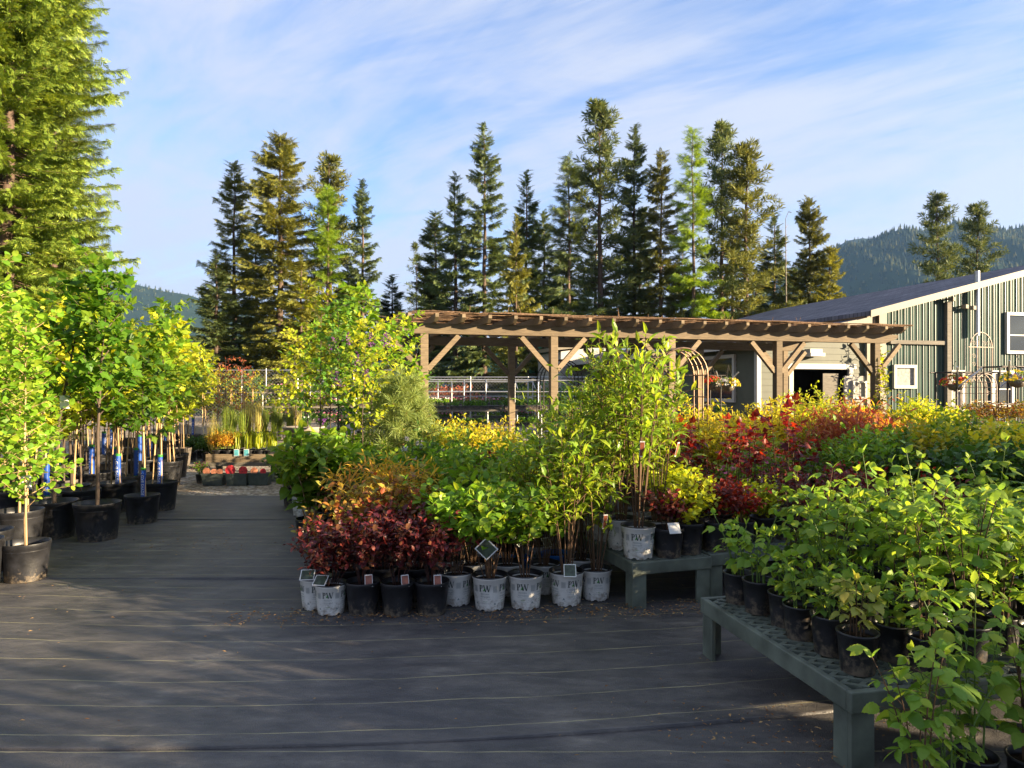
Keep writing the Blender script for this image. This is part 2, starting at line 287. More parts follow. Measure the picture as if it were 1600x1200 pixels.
MT = dict(
    fabric=mat_fabric(), gravel=mat_gravel(),
    grass=mat_ground('rough grass', [(.3, (.035, .055, .015)), (.6, (.07, .10, .025)), (.8, (.13, .12, .05))], .6),
    hill=mat_ground('forest floor', [(.3, (.012, .026, .014)), (.6, (.024, .042, .018)), (.8, (.08, .065, .035))], .012),
    black=plain('black plastic', (.014, .014, .016), .42, .45, var=.5, scale=9, bump=.15, bscale=40, wear=(.045, .038, .03)),
    grey_pot=plain('dusty grey plastic', (.10, .085, .07), .6, .3, var=.35, wear=(.2, .17, .13)),
    white_pot=plain('white plastic', (.56, .55, .51), .42, .4, var=.16, scale=9, wear=(.30, .26, .19)),
    blue_pot=plain('blue plastic', (.01, .12, .42), .4, .4, var=.2),
    planter=plain('grey green plastic', (.07, .085, .075), .5, .4, var=.25),
    terra=plain('terracotta clay', (.35, .13, .05), .75, .2),
    ink=plain('dark print ink', (.015, .03, .03), .5, .3, var=.1), inkgreen=plain('green print ink', (.04, .22, .03), .5, .3, var=.2), inkgrey=plain('grey print ink', (.20, .23, .23), .5, .3, var=.1),
    soil=plain('potting soil', (.035, .022, .014), .95, .1, var=.6, scale=60, bump=.8, bscale=90, wear=(.09, .06, .04)),
    bench=plain('green plastic', (.105, .122, .098), .55, .35, var=.4, scale=6, bump=.12, bscale=120, wear=(.19, .20, .15)),
    greywood=wood('weathered grey board', (.16, .14, .11)),
    timber=wood('stained pergola timber', (.175, .128, .076)), reed=plain('dry reed', (.16, .10, .06), .85, .1, var=.5, scale=30),
    stake=wood('tan bamboo stake', (.42, .27, .12), axis=(9, 9, 1)), bark=wood('brown bark', (.085, .060, .042), axis=(6, 6, 1.2)), greybark=wood('grey bark', (.17, .145, .115), axis=(6, 6, 1.2)), redbark=wood('red brown conifer bark', (.10, .065, .045), axis=(3, 3, .6)), cane=wood('cane stem', (.11, .06, .03), axis=(6, 6, 1)), greenstem=plain('green stem', (.09, .15, .03), .5, .3), redstem=plain('dark red stem', (.05, .02, .015), .5, .3),
    white=plain('white paint', (.38, .365, .335), .5, .3, var=.06), cream=plain('cream paint', (.17, .145, .105), .55, .3, var=.1), siding=plain('olive grey lap siding', (.072, .076, .054), .6, .3, var=.12, scale=3), sidegreen=plain('green metal cladding', (.034, .060, .050), .8, .12, var=.2, scale=2), ribmat=plain('sunlit metal rib', (.044, .068, .056), .4, .5, var=.2, scale=3),  # ribs lighter than the cladding: caught sunlight put into their colour
    shingle=mat_shingle(), glass=mat_glass('window glass'), dark=plain('dark interior', (.008, .008, .008), .9, .1), blind=plain('pale window blind', (.27, .26, .24), .8, .1),
    steel=plain('galvanised steel', (.42, .42, .42), .42, .5, .8, var=.2), iron=plain('dark iron', (.035, .03, .028), .5, .5, .6, var=.3), bronze=plain('bronze tube', (.16, .10, .06), .4, .5, .6), rust=plain('pale rusty iron', (.36, .28, .22), .6, .4, .2, var=.3),
    greenroof=plain('green metal roof', (.01, .25, .14), .45, .4, var=.12, scale=1), stone=plain('rough boulder stone', (.26, .22, .18), .9, .2, var=.45, scale=3, bump=.8, bscale=7),
    tag=plain('white plastic tag', (.66, .66, .63), .45, .4, var=.05), bluetag=plain('blue sleeve print', (.012, .06, .30), .4, .4, var=.15), tagpic=plain('dark photo print', (.05, .07, .045), .35, .5, var=.7, scale=22), tagred=plain('brown red photo print', (.20, .06, .03), .4, .4, var=.6, scale=20), peach=plain('peach flower print', (.68, .27, .15), .5, .3, var=.35, scale=25), rosy=plain('rose flower print', (.65, .05, .06), .5, .3, var=.5, scale=25), teal=plain('teal label print', (.10, .35, .40), .5, .3, var=.4, scale=20), redplastic=plain('red plastic', (.45, .02, .02), .4, .4),
    litter=leafmat('dry leaf litter', [(.20, .09, .03), (.38, .20, .07), (.45, .30, .13), (.12, .06, .03)], .1, .8, vary=0), metalwhite=plain('white enamel', (.6, .57, .52), .45, .4),
)
LM = dict(
    maroon=leafmat('maroon leaves', [(.055,.010,.016), (.12,.016,.02), (.20,.045,.03), (.07,.012,.02), (.14,.06,.025)], .3, .35, (1.8, .8, .7)),
    copper=leafmat('copper leaves', [(.24,.06,.02), (.30,.14,.025), (.28,.22,.03), (.16,.04,.02), (.34,.28,.035), (.13,.16,.025)], .38),  # copper of young growth, with sunlit orange put into the colour
    red=leafmat('bright red leaves', [(.11,.014,.012), (.21,.022,.014), (.28,.045,.016), (.07,.010,.012)], .42, .4, (1.9, 1.0, .6)),
    crimson=leafmat('crimson leaves', [(.22,.014,.02), (.34,.028,.028), (.15,.012,.018)], .35, .45, (1.8, 1, .8)),
    coral=leafmat('coral leaves', [(.42,.09,.05), (.5,.16,.07), (.34,.07,.05), (.5,.22,.06)], .38),
    gold=leafmat('golden leaves', [(.50,.46,.02), (.58,.52,.03), (.40,.42,.025), (.55,.40,.03)], .4),
    goldorange=leafmat('orange gold leaves', [(.48,.26,.03), (.55,.40,.04), (.42,.18,.03), (.48,.40,.03)], .4),
    char=leafmat('chartreuse leaves', [(.38,.44,.015), (.48,.50,.02), (.30,.38,.02)], .42),
    yelgreen=leafmat('yellow green leaves', [(.26,.34,.018), (.36,.40,.022), (.19,.28,.02), (.42,.40,.028)], .45),
    lime=leafmat('fresh green leaves', [(.13,.27,.018), (.20,.34,.022), (.10,.22,.018), (.27,.36,.028)], .42),
    green=leafmat('mid green leaves', [(.07,.17,.02), (.10,.22,.022), (.05,.13,.018), (.14,.25,.024)], .36),
    deep=leafmat('deep green leaves', [(.04,.10,.016), (.06,.14,.02), (.09,.18,.022)], .3),
    rasp=leafmat('raspberry leaves', [(.15,.28,.034), (.21,.34,.036), (.11,.22,.03), (.33,.42,.04), (.18,.30,.04), (.26,.36,.04)], .45, .5, vary=.25),
    raspold=leafmat('yellowing leaves', [(.26,.28,.05), (.32,.30,.06), (.2,.24,.04)], .4, .5),
    maple=leafmat('maple leaves', [(.05,.13,.012), (.08,.18,.016), (.11,.21,.018), (.16,.25,.02)], .48, .45, (1.9, 1.7, .7)),
    willow=leafmat('lance leaves', [(.17,.29,.022), (.25,.34,.028), (.12,.23,.02), (.34,.40,.035)], .42, .4),
    grassy=leafmat('grass blades', [(.14,.22,.025), (.22,.30,.04), (.30,.30,.07), (.08,.16,.02)], .35),
    straw=leafmat('straw grass', [(.34,.30,.08), (.42,.36,.12), (.22,.25,.05)], .35),
    white=leafmat('white petals', [(.7,.68,.66), (.62,.58,.66), (.75,.72,.7)], .3, .5, (1, 1, 1)),
    pink=leafmat('pink petals', [(.6,.12,.25), (.7,.25,.35), (.6,.4,.42)], .3, .5, (1.2, 1, 1)),
    magenta=leafmat('magenta petals', [(.5,.02,.22), (.6,.05,.32), (.45,.03,.12)], .3, .5, (1.2, 1, 1)),
    purple=leafmat('purple petals', [(.16,.04,.22), (.24,.08,.28), (.30,.12,.30)], .3, .5, (1.2, 1, 1)),
    redpetal=leafmat('red petals', [(.55,.02,.02), (.65,.06,.03)], .3, .5, (1.2, 1, 1)), yellowpetal=leafmat('yellow petals', [(.7,.5,.02), (.75,.6,.04)], .3, .5, (1.2, 1, 1)),
    spruce=leafmat('bright spruce needles', [(.13,.20,.024), (.19,.27,.03), (.09,.145,.02), (.25,.30,.035)], .3, .6),
    fir=leafmat('dark fir needles', [(.055,.092,.034), (.08,.125,.038), (.13,.155,.040)], .22, .6, vary=.2),
    firwarm=leafmat('olive fir needles', [(.13,.145,.030), (.20,.20,.035), (.085,.105,.026)], .25, .6, vary=.2),
    golden=leafmat('gold tipped needles', [(.21,.215,.034), (.29,.27,.038), (.145,.165,.032), (.09,.115,.028)], .3, .6, vary=.15),
    larch=leafmat('larch needles', [(.12,.22,.016), (.19,.31,.02), (.28,.38,.022)], .35, .6, vary=.15),
    pineblue=leafmat('soft pine needles', [(.16,.21,.05), (.22,.26,.07), (.11,.16,.045)], .3, .6),
    pine=leafmat('pine needles', [(.065,.10,.034), (.10,.135,.040), (.15,.17,.045)], .22, .6, vary=.2),
    forest=leafmat('distant conifer crowns', [(.012,.028,.016), (.022,.042,.018), (.045,.058,.02), (.08,.08,.02)], .0, .9, vary=0),
)
splashed(MT['white_pot']); splashed(MT['black'])
# ---------------------------------------------------------------- leaves
def T(v, f): return np.array(v, float), f
def serrated():
    mid = [(0,0,0),(.3,0,.035),(.6,0,.02),(.85,0,-.05),(1,0,-.13)]
    edge = [(.06,.16),(.16,.25),(.2,.36),(.33,.38),(.38,.44),(.52,.36),(.57,.40),(.7,.26),(.75,.28),(.87,.13)]
    V = list(mid); f = []
    for sg in (1, -1):
        b = len(V); V += [(x, sg*y, .10*y-.10*x*x) for x, y in edge]
        e = list(range(b, b+len(edge)))
        pol = [[0, e[0], e[1], e[2], 1], [1, e[2], e[3], e[4], e[5], 2], [2, e[5], e[6], e[7], 3], [3, e[7], e[8], e[9], 4]]
        f += [p[::-1] if sg > 0 else p for p in pol]
    return T(V, f)
def palm():
    # five-lobed leaf: fan from the stalk end
    pts = []
    for a, l in ((-125,.40),(-96,.40),(-64,.70),(-42,.54),(-22,.70),(0,.96),(22,.70),(42,.54),(64,.70),(96,.40),(125,.40)):
        pts.append((math.cos(R(a))*l+.12, math.sin(R(a))*l, -.16*l*l+.05*abs(math.sin(R(a)))))
    V = [(0,0,0)]+pts
    return T(V, [(0, i, i+1) for i in range(1, len(pts))])
TPL = dict(
    ovate=T([(0,0,0),(.36,0,.03),(.72,0,0),(1,0,-.13),(.26,.38,.09),(.66,.34,.04),(.26,-.38,.09),(.66,-.34,.04)], [(0,6,1),(0,1,4),(1,6,7,2),(1,2,5,4),(2,7,3),(2,3,5)]),
    lance=T([(0,0,0),(.4,0,.05),(.75,0,-.01),(1,0,-.16),(.34,.5,.09),(.70,.34,.03),(.34,-.5,.09),(.70,-.34,.03)], [(0,6,1),(0,1,4),(1,6,7,2),(1,2,5,4),(2,7,3),(2,3,5)]),
    fold=T([(0,0,0),(1,0,-.1),(.5,.4,.07),(.5,-.4,.07)], [(0,3,1),(0,1,2)]),
    serr=serrated(), palm=palm(),
    round=T([(0,0,0),(.22,.42,.06),(.62,.48,.03),(.95,.2,-.08),(1.02,0,-.12),(.95,-.2,-.08),(.62,-.48,.03),(.22,-.42,.06),(.5,0,.0)], [(0,8,2,1),(8,4,3,2),(0,7,6,8),(8,6,5,4)]),
    blade=T([(0,.5,0),(0,-.5,0),(.35,-.5,.02),(.35,.5,.02),(.7,-.4,-.06),(.7,.4,-.06),(1,0,-.28)], [(0,1,2,3),(3,2,4,5),(5,4,6)]),
)
def spray(n, spread, lw, seed, droop=.15):
    r = random.Random(seed); V = []; f = []
    for i in range(n):
        x0 = i/n*.75; sg = 1 if i % 2 else -1; a = sg*spread*(1-.5*x0)*r.uniform(.7, 1.2); l = (.42-.22*x0)*r.uniform(.7, 1.2)
        if i == n-1: a = 0; l = .35
        dx, dy = math.cos(a), math.sin(a); b = len(V); z0 = -droop*x0*x0; z1 = -droop*(x0+l*.7)**2+r.uniform(-.05, .05)
        V += [(x0,0,z0), (x0+dx*l*.5-dy*lw, dy*l*.5+dx*lw, (z0+z1)/2), (x0+dx*l, dy*l, z1), (x0+dx*l*.5+dy*lw, dy*l*.5-dx*lw, (z0+z1)/2)]; f.append((b,b+1,b+2,b+3))
    b = len(V); V += [(0,.018,0),(0,-.018,0),(.85,0,-droop*.7)]; f.append((b,b+1,b+2))
    return T(V, f)
TPL['spray'] = spray(10, .95, .055, 3); TPL['feather'] = spray(16, 1.0, .028, 5, .3)
def tuft(n, seed, wd=.055):
    r = random.Random(seed); V = []; f = []
    for i in range(n):
        a = r.uniform(0, 2*PI); e = r.uniform(-.15, 1.3); l = r.uniform(.7, 1.05); d = Vector((math.sin(e), math.cos(e)*math.cos(a), math.cos(e)*math.sin(a)))*l
        p = d.cross(Vector((r.uniform(-1,1), r.uniform(-1,1), r.uniform(-1,1)))).normalized()*wd; b = len(V)
        V += [tuple(p*-.4), tuple(d*.6+p), tuple(d), tuple(d*.6-p)]; f.append((b,b+1,b+2,b+3))
    return T(V, f)
TPL['tuft'] = tuft(16, 2); TPL['needles'] = tuft(34, 4, .022)
def floret(n):
    V = [(0,0,0)]; f = []
    for i in range(n):
        a = 2*PI*i/n; b = a+2*PI/n*.45; c = a-2*PI/n*.45; k = len(V)
        V += [(.10, math.cos(c)*.35, math.sin(c)*.35), (.16, math.cos(a)*.5, math.sin(a)*.5), (.10, math.cos(b)*.35, math.sin(b)*.35)]; f.append((0,k,k+1,k+2))
    return T(V, f)
TPL['flower'] = floret(5)
class Leaves:
    def __init__(s): s.d = {}
    def put(s, t, P, D, N, L, Wd):
        s.d.setdefault(t, []).append((P[0],P[1],P[2],D[0],D[1],D[2],N[0],N[1],N[2],L,Wd)); return s
    def mesh(s, name, mat): return s.soup().mesh(name, mat)
    def soup(s):
        so = Soup()
        for t, rows in s.d.items():
            A = np.array(rows, float); V, f = TPL[t]; n = len(A); k = len(V)
            P, D, N, L, Wd = A[:,0:3], A[:,3:6], A[:,6:9], A[:,9], A[:,10]
            D = D/np.maximum(np.linalg.norm(D, axis=1, keepdims=True), 1e-6)
            Y = np.cross(N, D); Y /= np.maximum(np.linalg.norm(Y, axis=1, keepdims=True), 1e-6); Z = np.cross(D, Y)
            w = P[:,None,:]+V[None,:,0:1]*(L[:,None]*D)[:,None,:]+V[None,:,1:2]*(Wd[:,None]*Y)[:,None,:]+V[None,:,2:3]*(L[:,None]*Z)[:,None,:]
            so.addmany(w.reshape(-1, 3), f, n, k)
        return so
    def count(s): return sum(len(v) for v in s.d.values())
def merge(name, groups):
    al = Soup(); mi = []
    for m, (q, mt) in enumerate(groups):
        al.V += q.V; al.I += [I+al.n for I in q.I]; al.T += q.T; al.S += q.S; al.n += q.n; mi += [m]*len(q.T)
    me = al.mesh(name, groups[0][1])
    for q, mt in groups[1:]: me.materials.append(mt)
    me.polygons.foreach_set('material_index', np.array(mi, np.int32)); return me
def bez(a, b, c, n): return [a*(1-t)**2+b*2*t*(1-t)+c*t*t for t in [i/(n-1) for i in range(n)]]
def rv(r, k=1): return Vector((r.uniform(-k,k), r.uniform(-k,k), r.uniform(-k,k)))
def leaf_at(lv, r, kind, p, t, az, L, Wd, out=.8, up=.35, droop=.0, jit=.3, ntilt=.65):
    """one leaf at p on a stem of tangent t, leaving at azimuth az about it"""
    a = Vector((0,0,1)) if abs(t.z) < .9 else Vector((1,0,0)); u = (a-t*a.dot(t)).normalized(); v = t.cross(u)
    rad = u*math.cos(az)+v*math.sin(az)
    d = (rad*out+t*up+Vector((0,0,-droop))+rv(r, jit)).normalized()
    n = Vector((0,0,1))+rv(r, ntilt)+t*.15
    n = n-d*n.dot(d)
    if n.length < .05: n = Vector((1,0,0))
    s = r.uniform(.7, 1.15); lv.put(kind, p, d, n, L*s, Wd*s)
def along(lv, r, pts, kind, L, Wd, step, f0=0, f1=1, opp=False, **kw):
    seg = [(pts[i+1]-pts[i]).length for i in range(len(pts)-1)]; tot = sum(seg); s = tot*f0; az = r.uniform(0, 6.28)
    while s < tot*f1:
        q = s; i = 0
        while i < len(seg)-1 and q > seg[i]: q -= seg[i]; i += 1
        p = pts[i].lerp(pts[i+1], q/max(seg[i], 1e-6)); t = (pts[i+1]-pts[i]).normalized()
        leaf_at(lv, r, kind, p, t, az, L, Wd, **kw)
        if opp: leaf_at(lv, r, kind, p, t, az+PI, L, Wd, **kw)
        az += 2.4 if not opp else 1.57; s += step*r.uniform(.7, 1.3)
    leaf_at(lv, r, kind, pts[-1], (pts[-1]-pts[-2]).normalized(), az, L, Wd, out=.1, up=.9)
def bush(seed, ns, h, spread, kind, L, Wd, step, z0=0, f0=.3, twigs=3, twl=.15, base=.04, stem=.004, flat=.25, opp=False, up0=.6, tw0=.4, lv=None, **kw):
    """many stems from one crown with side twigs; returns stems Soup and Leaves"""
    r = random.Random(seed); st = Soup(); lv = lv or Leaves()
    for i in range(ns):
        a = 2*PI*(i*.618+r.uniform(-.08, .08)); q = math.sqrt((i+.5)/ns)*r.uniform(.8, 1.1)
        hh = h*(1-flat*q*q)*r.uniform(.86, 1.08)
        p0 = Vector((math.cos(a)*base*q, math.sin(a)*base*q, z0)); p2 = Vector((math.cos(a)*spread*q, math.sin(a)*spread*q, z0+hh))
        p1 = p0.lerp(p2, .5); p1.z = z0+hh*up0; p1.x *= .75; p1.y *= .75
        pts = bez(p0, p1, p2, 7); st.tube(pts, [stem*(1-.6*k/6) for k in range(7)], 4, cap=False)
        along(lv, r, pts, kind, L, Wd, step, f0, 1, opp, **kw)
        for j in range(twigs):
            f = tw0+(1-tw0)*(j+r.random())/max(twigs, 1)*.95; k = min(5, int(f*6)); b = pts[k].lerp(pts[k+1], f*6-k)
            az = r.uniform(0, 2*PI); l = twl*r.uniform(.6, 1.2); e = b+Vector((math.cos(az)*l, math.sin(az)*l, l*r.uniform(.2, .9)))
            tp = bez(b, b.lerp(e, .5)+Vector((0,0,.1*l)), e, 4); st.tube(tp, [stem*.5, stem*.4, stem*.35, stem*.25], 3, cap=False)
            along(lv, r, tp, kind, L, Wd, step, .15, 1, opp, **kw)
    return st, lv
def whip(seed, H, h0, nl, ll, kind, L, Wd, step, z0=0, lean=(0,0), thick=.014, rise=.7, subs=2, leader=True, **kw):
    """young tree: leader with side branches carrying leaves"""
    r = random.Random(seed); st = Soup(); lv = Leaves()
    tr = [Vector((lean[0]*f*f+r.uniform(-.008,.008)*(f > 0), lean[1]*f*f+r.uniform(-.008,.008)*(f > 0), z0+(H-z0)*f)) for f in [i/9 for i in range(10)]]
    st.tube(tr, [thick*(1-.8*i/9) for i in range(10)], 7)
    def onl(f): k = min(8, int(f*9)); return tr[k].lerp(tr[k+1], f*9-k)
    for i in range(nl):
        f = h0+(1-h0)*(i+r.random()*.8)/nl; b = onl(min(f, .99)); az = i*2.4+r.uniform(-.4, .4)
        l = ll*(1-.55*(f-h0)/(1-h0))*r.uniform(.6, 1.15); e = b+Vector((math.cos(az)*l, math.sin(az)*l, l*rise*r.uniform(.5, 1.3)))
        pts = bez(b, b.lerp(e, .5)+Vector((0,0,-.08*l)), e, 5); st.tube(pts, [thick*.4, thick*.32, thick*.25, thick*.18, thick*.1], 4, cap=False)
        along(lv, r, pts, kind, L, Wd, step, .2, 1, **kw)
        for j in range(subs):
            g = r.uniform(.25, .85); k = min(3, int(g*4)); b2 = pts[k].lerp(pts[k+1], g*4-k); a2 = az+r.choice((-1, 1))*r.uniform(.5, 1.2); l2 = l*.5*r.uniform(.5, 1.1)
            e2 = b2+Vector((math.cos(a2)*l2, math.sin(a2)*l2, l2*r.uniform(.1, .9))); p2 = bez(b2, b2.lerp(e2, .5), e2, 3)
            st.tube(p2, [thick*.18, thick*.14, thick*.08], 3, cap=False); along(lv, r, p2, kind, L, Wd, step, .1, 1, **kw)
    if leader: along(lv, r, tr, kind, L, Wd, step*.8, max(h0, .7), 1, **kw)
    return st, lv, tr
# ---------------------------------------------------------------- pots
def glyph_text(txt, size):
    cu = bpy.data.curves.new('lettering', 'FONT'); cu.body = txt; cu.size = size; cu.align_x = 'CENTER'; cu.resolution_u = 2
    ob = bpy.data.objects.new('lettering', cu); COL.objects.link(ob); bpy.context.view_layer.update()
    me = bpy.data.meshes.new_from_object(ob.evaluated_get(bpy.context.evaluated_depsgraph_get()))
    V = [tuple(v.co) for v in me.vertices]; Fc = [tuple(p.vertices) for p in me.polygons]
    bpy.data.objects.remove(ob); bpy.data.meshes.remove(me); bpy.data.curves.remove(cu)
    return V, Fc
def quad(a, b, w):   # upright stroke of horizontal width w from a to b
    return [(a[0]-w/2, a[1]), (a[0]+w/2, a[1]), (b[0]+w/2, b[1]), (b[0]-w/2, b[1])]
def serif_PW():
    """P and W with thick and thin strokes and slab serifs, on a height of 1"""
    polys = [quad((.14,0), (.14,1), .14), quad((.14,0), (.14,.05), .34), quad((.10,.95), (.10,1), .28)]
    ro, ri = [], []
    for i in range(11):
        a = PI/2-PI*i/10; ro.append((.28+.26*math.cos(a), .74+.26*math.sin(a))); ri.append((.28+.13*math.cos(a), .74+.20*math.sin(a)))
    polys += [[ro[i], ri[i], ri[i+1], ro[i+1]] for i in range(10)]
    polys += [[(.20,1),(.20,.94),(.28,.94),(.28,1)], [(.20,.54),(.20,.48),(.28,.48),(.28,.54)]]
    x = .62
    polys += [quad((x+.36,0), (x+.12,1), .15), quad((x+.38,0), (x+.60,.86), .06), quad((x+.84,0), (x+.60,1), .15), quad((x+.86,0), (x+1.12,1), .06)]
    polys += [quad((x+.12,.95), (x+.12,1), .32), quad((x+.60,.95), (x+.60,1), .26), quad((x+1.12,.95), (x+1.12,1), .26)]
    return [[(px-.90, py) for px, py in p] for p in polys]
def wrap(so, V, Fc, a0, z, rad):
    P = []
    for v in V:
        zz = z+v[1]; rr = rad(zz)+.0012; a = a0+v[0]/rr; P.append((rr*math.cos(a), rr*math.sin(a), zz))
    so.add(P, [tuple(f) for f in Fc])
def pot_meshes(name, rt, rb, h, mat, wall=.004, lip=.012, band=.03, jag=0, rim=None, n=32):
    s = Soup(); j = (lambda k: jag if (k % 8) in (2, 3) else (jag*.35 if k % 2 else 0)) if jag else None
    s.lathe([(rb, 0), (rb+(rt-rb)*.5, h*.5), (rt-.003, h-band), (rt+.002, h-band+.004), (rt+.003, h-.006), (rt+.003, h), (rt-wall, h), (rt-wall-.002, h*.8)], n, jag=j)
    s.disc(rb, .003+jag, n); pm = s.mesh(name, mat)
    so = Soup(); r2 = rt-wall-.003
    rr = random.Random(7); so.lathe([(r2, h*.82), (r2*.75, h*.84), (r2*.4, h*.86), (.001, h*.87)], 20)
    subs = [('soil', so.mesh('soil', MT['soil']))]
    if rim:
        q = Soup(); q.lathe([(rt+.004, h-.004), (rt+.004, h+.004), (rt-wall-.001, h+.004), (rt-wall-.0015, h*.83)], n); subs.append(('rim', q.mesh('rim', rim)))
    return pm, subs
BLK, BLK_S = pot_meshes('pot', .125, .100, .235, MT['black'], rim=None)
WHT, WHT_S = pot_meshes('pot', .127, .103, .240, MT['white_pot'], jag=.013, band=.018, rim=MT['black'], n=48)
BLU, BLU_S = pot_meshes('pot', .125, .105, .225, MT['blue_pot'])
GRY, GRY_S = pot_meshes('pot', .20, .165, .36, MT['grey_pot'], lip=.02, band=.045)
TRE, TRE_S = pot_meshes('pot', .225, .185, .39, MT['black'], lip=.02, band=.045, n=40)
SML, SML_S = pot_meshes('pot', .083, .068, .17, MT['black'], band=.015, n=24)
TER, TER_S = pot_meshes('pot', .16, .11, .26, MT['terra'], band=.05)
def pw_prints():
    """five printed logos round the pot, each one mesh of dark letters, green leaf and grey small print"""
    rad = lambda z: .103+.024*min(1, z/.222); out = []
    pr = [glyph_text('PROVEN', .0165), glyph_text('WINNERS', .0165)]; fine = glyph_text('PLANTS', .009)
    for i in range(5):
        ink, grn, gry = Soup(), Soup(), Soup(); a = -PI/2+i*2*PI/5
        for p in serif_PW(): wrap(ink, [(x*.048, y*.048) for x, y in p], [tuple(range(len(p)))[::-1]], a, .145, rad)
        lf = [(-.5,0),(-.2,.16),(.15,.20),(.5,.10),(.2,-.08),(-.2,-.10)]; c, s_ = math.cos(.9), math.sin(.9)
        wrap(grn, [((x*c-y*s_)*.030-.004, (x*s_+y*c)*.030+.012) for x, y in lf], [tuple(range(6))[::-1]], a, .147, rad)
        wrap(gry, pr[0][0], pr[0][1], a, .122, rad); wrap(gry, pr[1][0], pr[1][1], a, .102, rad)
        for zz, ww in ((.092, .085), (.058, .085)): wrap(gry, [(-ww/2,0),(0,0),(ww/2,0),(ww/2,.0016),(0,.0016),(-ww/2,.0016)], [(0,1,4,5),(1,2,3,4)], a, zz, rad)
        wrap(grn, fine[0], fine[1], a, .07, rad)
        b = a+PI/5      # the upright block of lines between two logos
        for k in range(4): wrap(gry, [(k*.008-.014,0),(k*.008-.011,0),(k*.008-.011,.045),(k*.008-.014,.045)], [(0,1,2,3)], b, .14, rad)
        wrap(gry, [(-.01,0),(.01,0),(.006,.008),(0,.018),(-.006,.008)], [(0,1,2,3,4)], b, .05, rad)
        out.append(('logo_print', merge('logo_print', [(ink, MT['ink']), (grn, MT['inkgreen']), (gry, MT['inkgrey'])])))
    return out
WHT_S = WHT_S+pw_prints()
def tagmesh(w, h, z, mat, lean=.35, stick=.12):
    s = Soup(); m = Matrix.Translation((0, 0, z)) @ Matrix.Rotation(lean, 4, 'X')
    s.box((0, 0, h/2), (w, .002, h), M=m); return s.mesh('plant_tag', mat)
def card(w, h, mat_edge, mat_pic, M):
    """hanging or standing label: white edge and a printed face on it"""
    a = Soup(); a.box((0,0,0), (w, .002, h), M=M); b = Soup(); b.box((0,-.0018,.0), (w*.86, .0012, h*.86), M=M)
    return a.mesh('plant_tag', mat_edge), b.mesh('picture', mat_pic)
def proto(name, cat, pot, st, lv, stmat, lfmat, extra=(), fol='foliage', soilsub=True):
    pm, ps = pot; parts = [('pot', pm, ps)]
    if st is not None: parts.append(('stem', st.mesh('stem', stmat)))
    if lv is not None: parts.append((fol, lv.mesh(fol, lfmat)))
    return dict(name=name, cat=cat, parts=parts+list(extra))
PB, PW_, PBL, PG, PT, PS, PTE = (BLK,BLK_S),(WHT,WHT_S),(BLU,BLU_S),(GRY,GRY_S),(TRE,TRE_S),(SML,SML_S),(TER,TER_S)
ZP = .20
def leafcount(p): return sum(len(q[1].polygons) for q in p['parts'])
PRO = {}
def P3(key, n, fn): PRO[key] = [fn(i) for i in range(n)]
def diamond(side, x, y, z, az, mat):
    m = Matrix.Translation((x, y, z)) @ Matrix.Rotation(az, 4, 'Z') @ Matrix.Rotation(.15, 4, 'X') @ Matrix.Rotation(PI/4, 4, 'Y')
    e, p = card(side, side, MT['tag'], mat, m); return ('plant_tag', e, [('picture', p)])
def standing(w, h, x, y, z, mat, az=0, lean=-.25):
    m = Matrix.Translation((x, y, z)) @ Matrix.Rotation(az, 4, 'Z') @ Matrix.Rotation(lean, 4, 'X')
    e, p = card(w, h, MT['tag'], mat, m); return ('plant_tag', e, [('picture', p)])
def ninebark(i, pot, mat, h=.42, sp=.27, ex=()):
    st, lv = bush(100+i, 9, h*1.08, sp, 'ovate', .055, .042, .028, z0=ZP, f0=.38, twigs=5, twl=.14, flat=.32, droop=.05, tw0=.4)
    return proto('potted_shrub', 'potted shrub', pot, st, lv, MT['redstem'], LM[mat], ex)
P3('maroon', 3, lambda i: ninebark(i, PB, 'maroon', ex=[standing(.055, .085, .06, -.085, .255, MT['tagred'], .3-.4*i, -.35)]))
P3('maroonW', 2, lambda i: ninebark(i+7, PW_, 'maroon', .38, .24, ex=[standing(.11, .10, -.07, -.06, .275, MT['tagpic'], -.25, -.9)]))
P3('copper', 3, lambda i: ninebark(i+13, PB, 'copper', .44, .26))
P3('redbarb', 3, lambda i: ninebark(i+23, PB, ['red', 'maroon', 'red'][i], .30, .2, ex=[standing(.10, .09, .05, -.11, .25, MT['tag'], .5, -.5)] if i == 1 else ()))
def viburnum(i, pot=PW_, ex=()):
    st, lv = bush(140+i, 12, .60, .25, 'ovate', .080, .068, .032, z0=ZP, f0=.55, twigs=5, twl=.13, flat=.2, droop=.15, tw0=.55, stem=.005)
    return proto('potted_shrub', 'potted shrub', pot, st, lv, MT['cane'], LM['lime'], ex)
P3('viburnum', 3, lambda i: viburnum(i, ex=[diamond(.12, .02, -.15, .46, .15, MT['tagpic'])] if i == 0 else ()))
def dogwood(i, H, pot, sp=.26, ns=9):
    st, lv = bush(180+i, ns, H, sp, 'lance', .115, .040, .068, z0=ZP, f0=.44, twigs=5, twl=.2, flat=.14, up0=.55, droop=.06, tw0=.35, stem=.006, up=.55)
    ex = [standing(.035, .12, .04, -.17, ZP+H*.42, MT['tagred'], .2, .25)] if i % 2 == 0 else [standing(.09, .10, -.03, -.12, .27, MT['tagpic'], -.4, -.7)] if i == 5 else ()
    return proto('potted_shrub', 'potted shrub', pot, st, lv, MT['cane'], LM['willow'], ex)
P3('dogwood', 3, lambda i: dogwood(i, 1.48, PW_)); P3('dogwoodS', 3, lambda i: dogwood(i+5, 1.05, PW_, .27)); P3('dogwoodB', 2, lambda i: dogwood(i+9, 1.1, PBL, .3))
